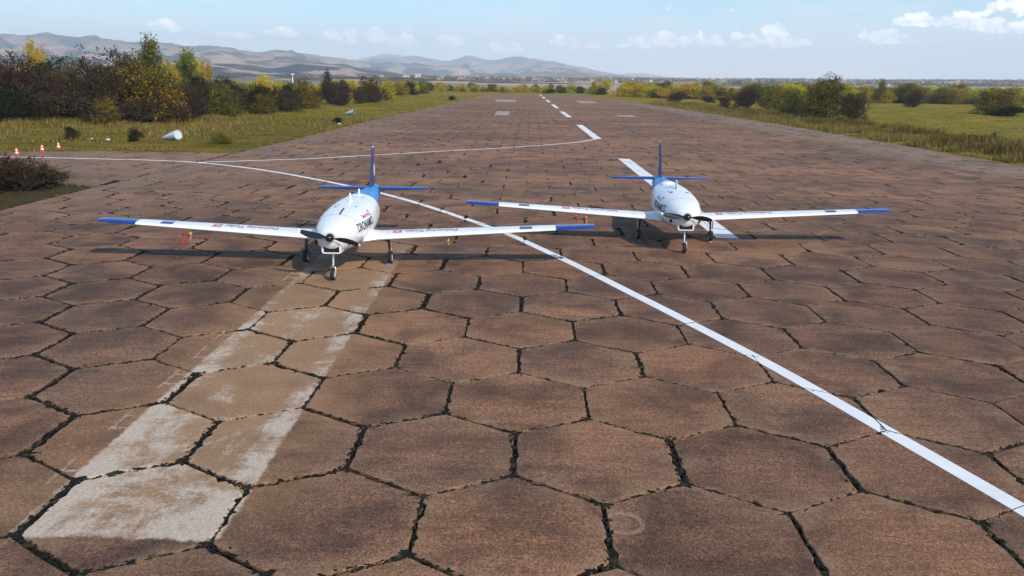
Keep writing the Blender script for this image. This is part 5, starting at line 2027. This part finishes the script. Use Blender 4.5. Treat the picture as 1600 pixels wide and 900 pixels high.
def block(x, y, w, dp, h, floors, cols, label):
    z0 = float(ground_z(x, y)) - 0.5
    t = thing('apartment_block', label, 'building', (x, y, z0), R(8), 'pale blocks beyond the tree line')
    mb = MB()
    mb.box((0, 0, h / 2), (w, dp, h))
    mb.build('wall', M_WALL, t)
    mb = MB()
    mb.box((0, 0, h + 0.3), (w + 0.8, dp + 0.8, 0.6))
    mb.box((w * 0.2, 0, h + 1.6), (w * 0.2, dp * 0.4, 2.0))
    mb.build('roof', M_ROOF, t)
    wm = None
    for f in range(floors):
        for c in range(cols):
            X = -w / 2 + (c + 0.5) * w / cols
            Z = (f + 0.55) * h / floors
            if wm is None:
                mb = MB()
                mb.box((0, 0, 0), (w / cols * 0.5, 0.16, h / floors * 0.45))
                wm = mb.mesh('window', [M_GLASS])
            link('window', wm, t, (X, -dp / 2, Z))


block(-236, 1800, 15, 10, 10, 3, 6, 'wide pale apartment block above the tree line left of the runway')
block(-212, 1810, 13, 10, 14, 5, 4, 'narrow taller pale block right of the wide one beyond the trees')
mb = MB()
mb.tube([(0, 0, 0), (0, 0, 6.6)], [0.22, 0.14], 10)
mb.lathe((0, 0, 6.5), [(0.22, 0), (0.6, 0.05), (0.6, 0.35), (0.2, 0.4)], 'Z', 12)
o = mb.build('mast', M_CWHITE, None, True, loc=(-73.0, 272.0, float(ground_z(-73.0, 272.0))))
o['label'], o['category'] = 'thin white mast beside the conifer behind the shrub row', 'mast'

# houses of the far villages and lines of trees on the plain
hv, hf, hm = [], [], []
r = random.Random(9)
bld = MB()
for i in range(190):
    az = r.gauss(2, 8) if r.random() < 0.75 else r.uniform(8, 36)
    D = r.uniform(1700, 4300)
    x, y = D * math.sin(R(az)), D * math.cos(R(az))
    z = float(ground_z(x, y))
    w, dp, h = r.uniform(5, 10), r.uniform(5, 8), r.uniform(2.5, 5.0)
    a = r.uniform(-0.5, 0.5)
    rot = Matrix.Rotation(a, 3, 'Z')
    bld.box((x, y, z + h / 2), (w, dp, h), 0, rot)
    pts = [rot @ Vector(p) for p in ((-w / 2 - .4, -dp / 2 - .4, 0), (w / 2 + .4, -dp / 2 - .4, 0), (w / 2 + .4, dp / 2 + .4, 0), (-w / 2 - .4, dp / 2 + .4, 0), (-w / 2 - .4, 0, 3.2), (w / 2 + .4, 0, 3.2))]
    bld.add([(p.x + x, p.y + y, p.z + z + h + 0.02) for p in pts], [(0, 1, 5, 4), (2, 3, 4, 5), (0, 4, 3), (1, 2, 5)], 1)
bld.build('distant_village', [M_WALL, mat('tile_roof', (0.26, 0.14, 0.10), 0.9)], None, False, kind='stuff', label='scattered pale houses of villages far out on the plain', category='village')

parts = []
rr = np.random.default_rng(31)
for ln in range(95):
    D0 = rr.uniform(1300, 4300)
    a0 = rr.uniform(-26, 36)
    span = rr.uniform(2, 9)
    nt = int(span * 11)
    for k in range(nt):
        if rr.random() < 0.2: continue
        a = R(a0 + span * k / nt)
        D = D0 + rr.normal(0, 12) + 40 * math.sin(a0 + k * 0.1)
        X, Y = D * math.sin(a), D * math.cos(a)
        s = rr.uniform(3, 7.5)
        n = 22
        P = rr.normal(size=(n, 3)) * np.array([0.45, 0.45, 0.32]) * s
        P[:, 2] = np.abs(P[:, 2] + s * 0.45)
        P += np.array([X, Y, float(ground_z(X, Y))])
        N = rr.normal(size=(n, 3)); N /= np.linalg.norm(N, axis=1)[:, None]
        U = np.cross(N, rr.normal(size=(n, 3))); U /= np.linalg.norm(U, axis=1)[:, None]
        W = np.cross(N, U)
        V = np.stack([P - U * s * 0.3, P + W * s * 0.25, P + U * s * 0.3], 1).reshape(-1, 3)
        col = np.array([(0.05, 0.065, 0.02), (0.12, 0.09, 0.02), (0.03, 0.045, 0.02), (0.20, 0.10, 0.03)][rr.integers(0, 4)])
        parts.append((V, np.tile(col, (len(V), 1))))
V = np.concatenate([p[0] for p in parts]); Cc = np.concatenate([p[1] for p in parts])
link('distant_woods', fast_mesh('distant_woods', V, np.arange(len(V)).reshape(-1, 3), [M_LEAF], Cc), None, kind='stuff', label='lines of trees and copses far out on the plain', category='woods')

# ------------------------------------------------------------------ haze
mh = bpy.data.materials.new('haze')
mh.use_nodes = True
T = NT(mh.node_tree)
pv = T.node('ShaderNodeVolumePrincipled')
pv.inputs['Color'].default_value = (0.81, 0.905, 1.0, 1)
pv.inputs['Density'].default_value = 0.00014
pv.inputs['Anisotropy'].default_value = 0.0
out = T.node('ShaderNodeOutputMaterial')
T.l.new(pv.outputs[0], out.inputs['Volume'])
mb = MB()
zlo, zhi = -32.0, 760.0
mb.box((0, 3500, (zlo + zhi) / 2), (30000, 27000, zhi - zlo))
o = mb.build('haze', mh, None)
o['kind'] = 'stuff'
o['label'] = 'thin blue autumn haze over the plain and mountains'
o['category'] = 'haze'
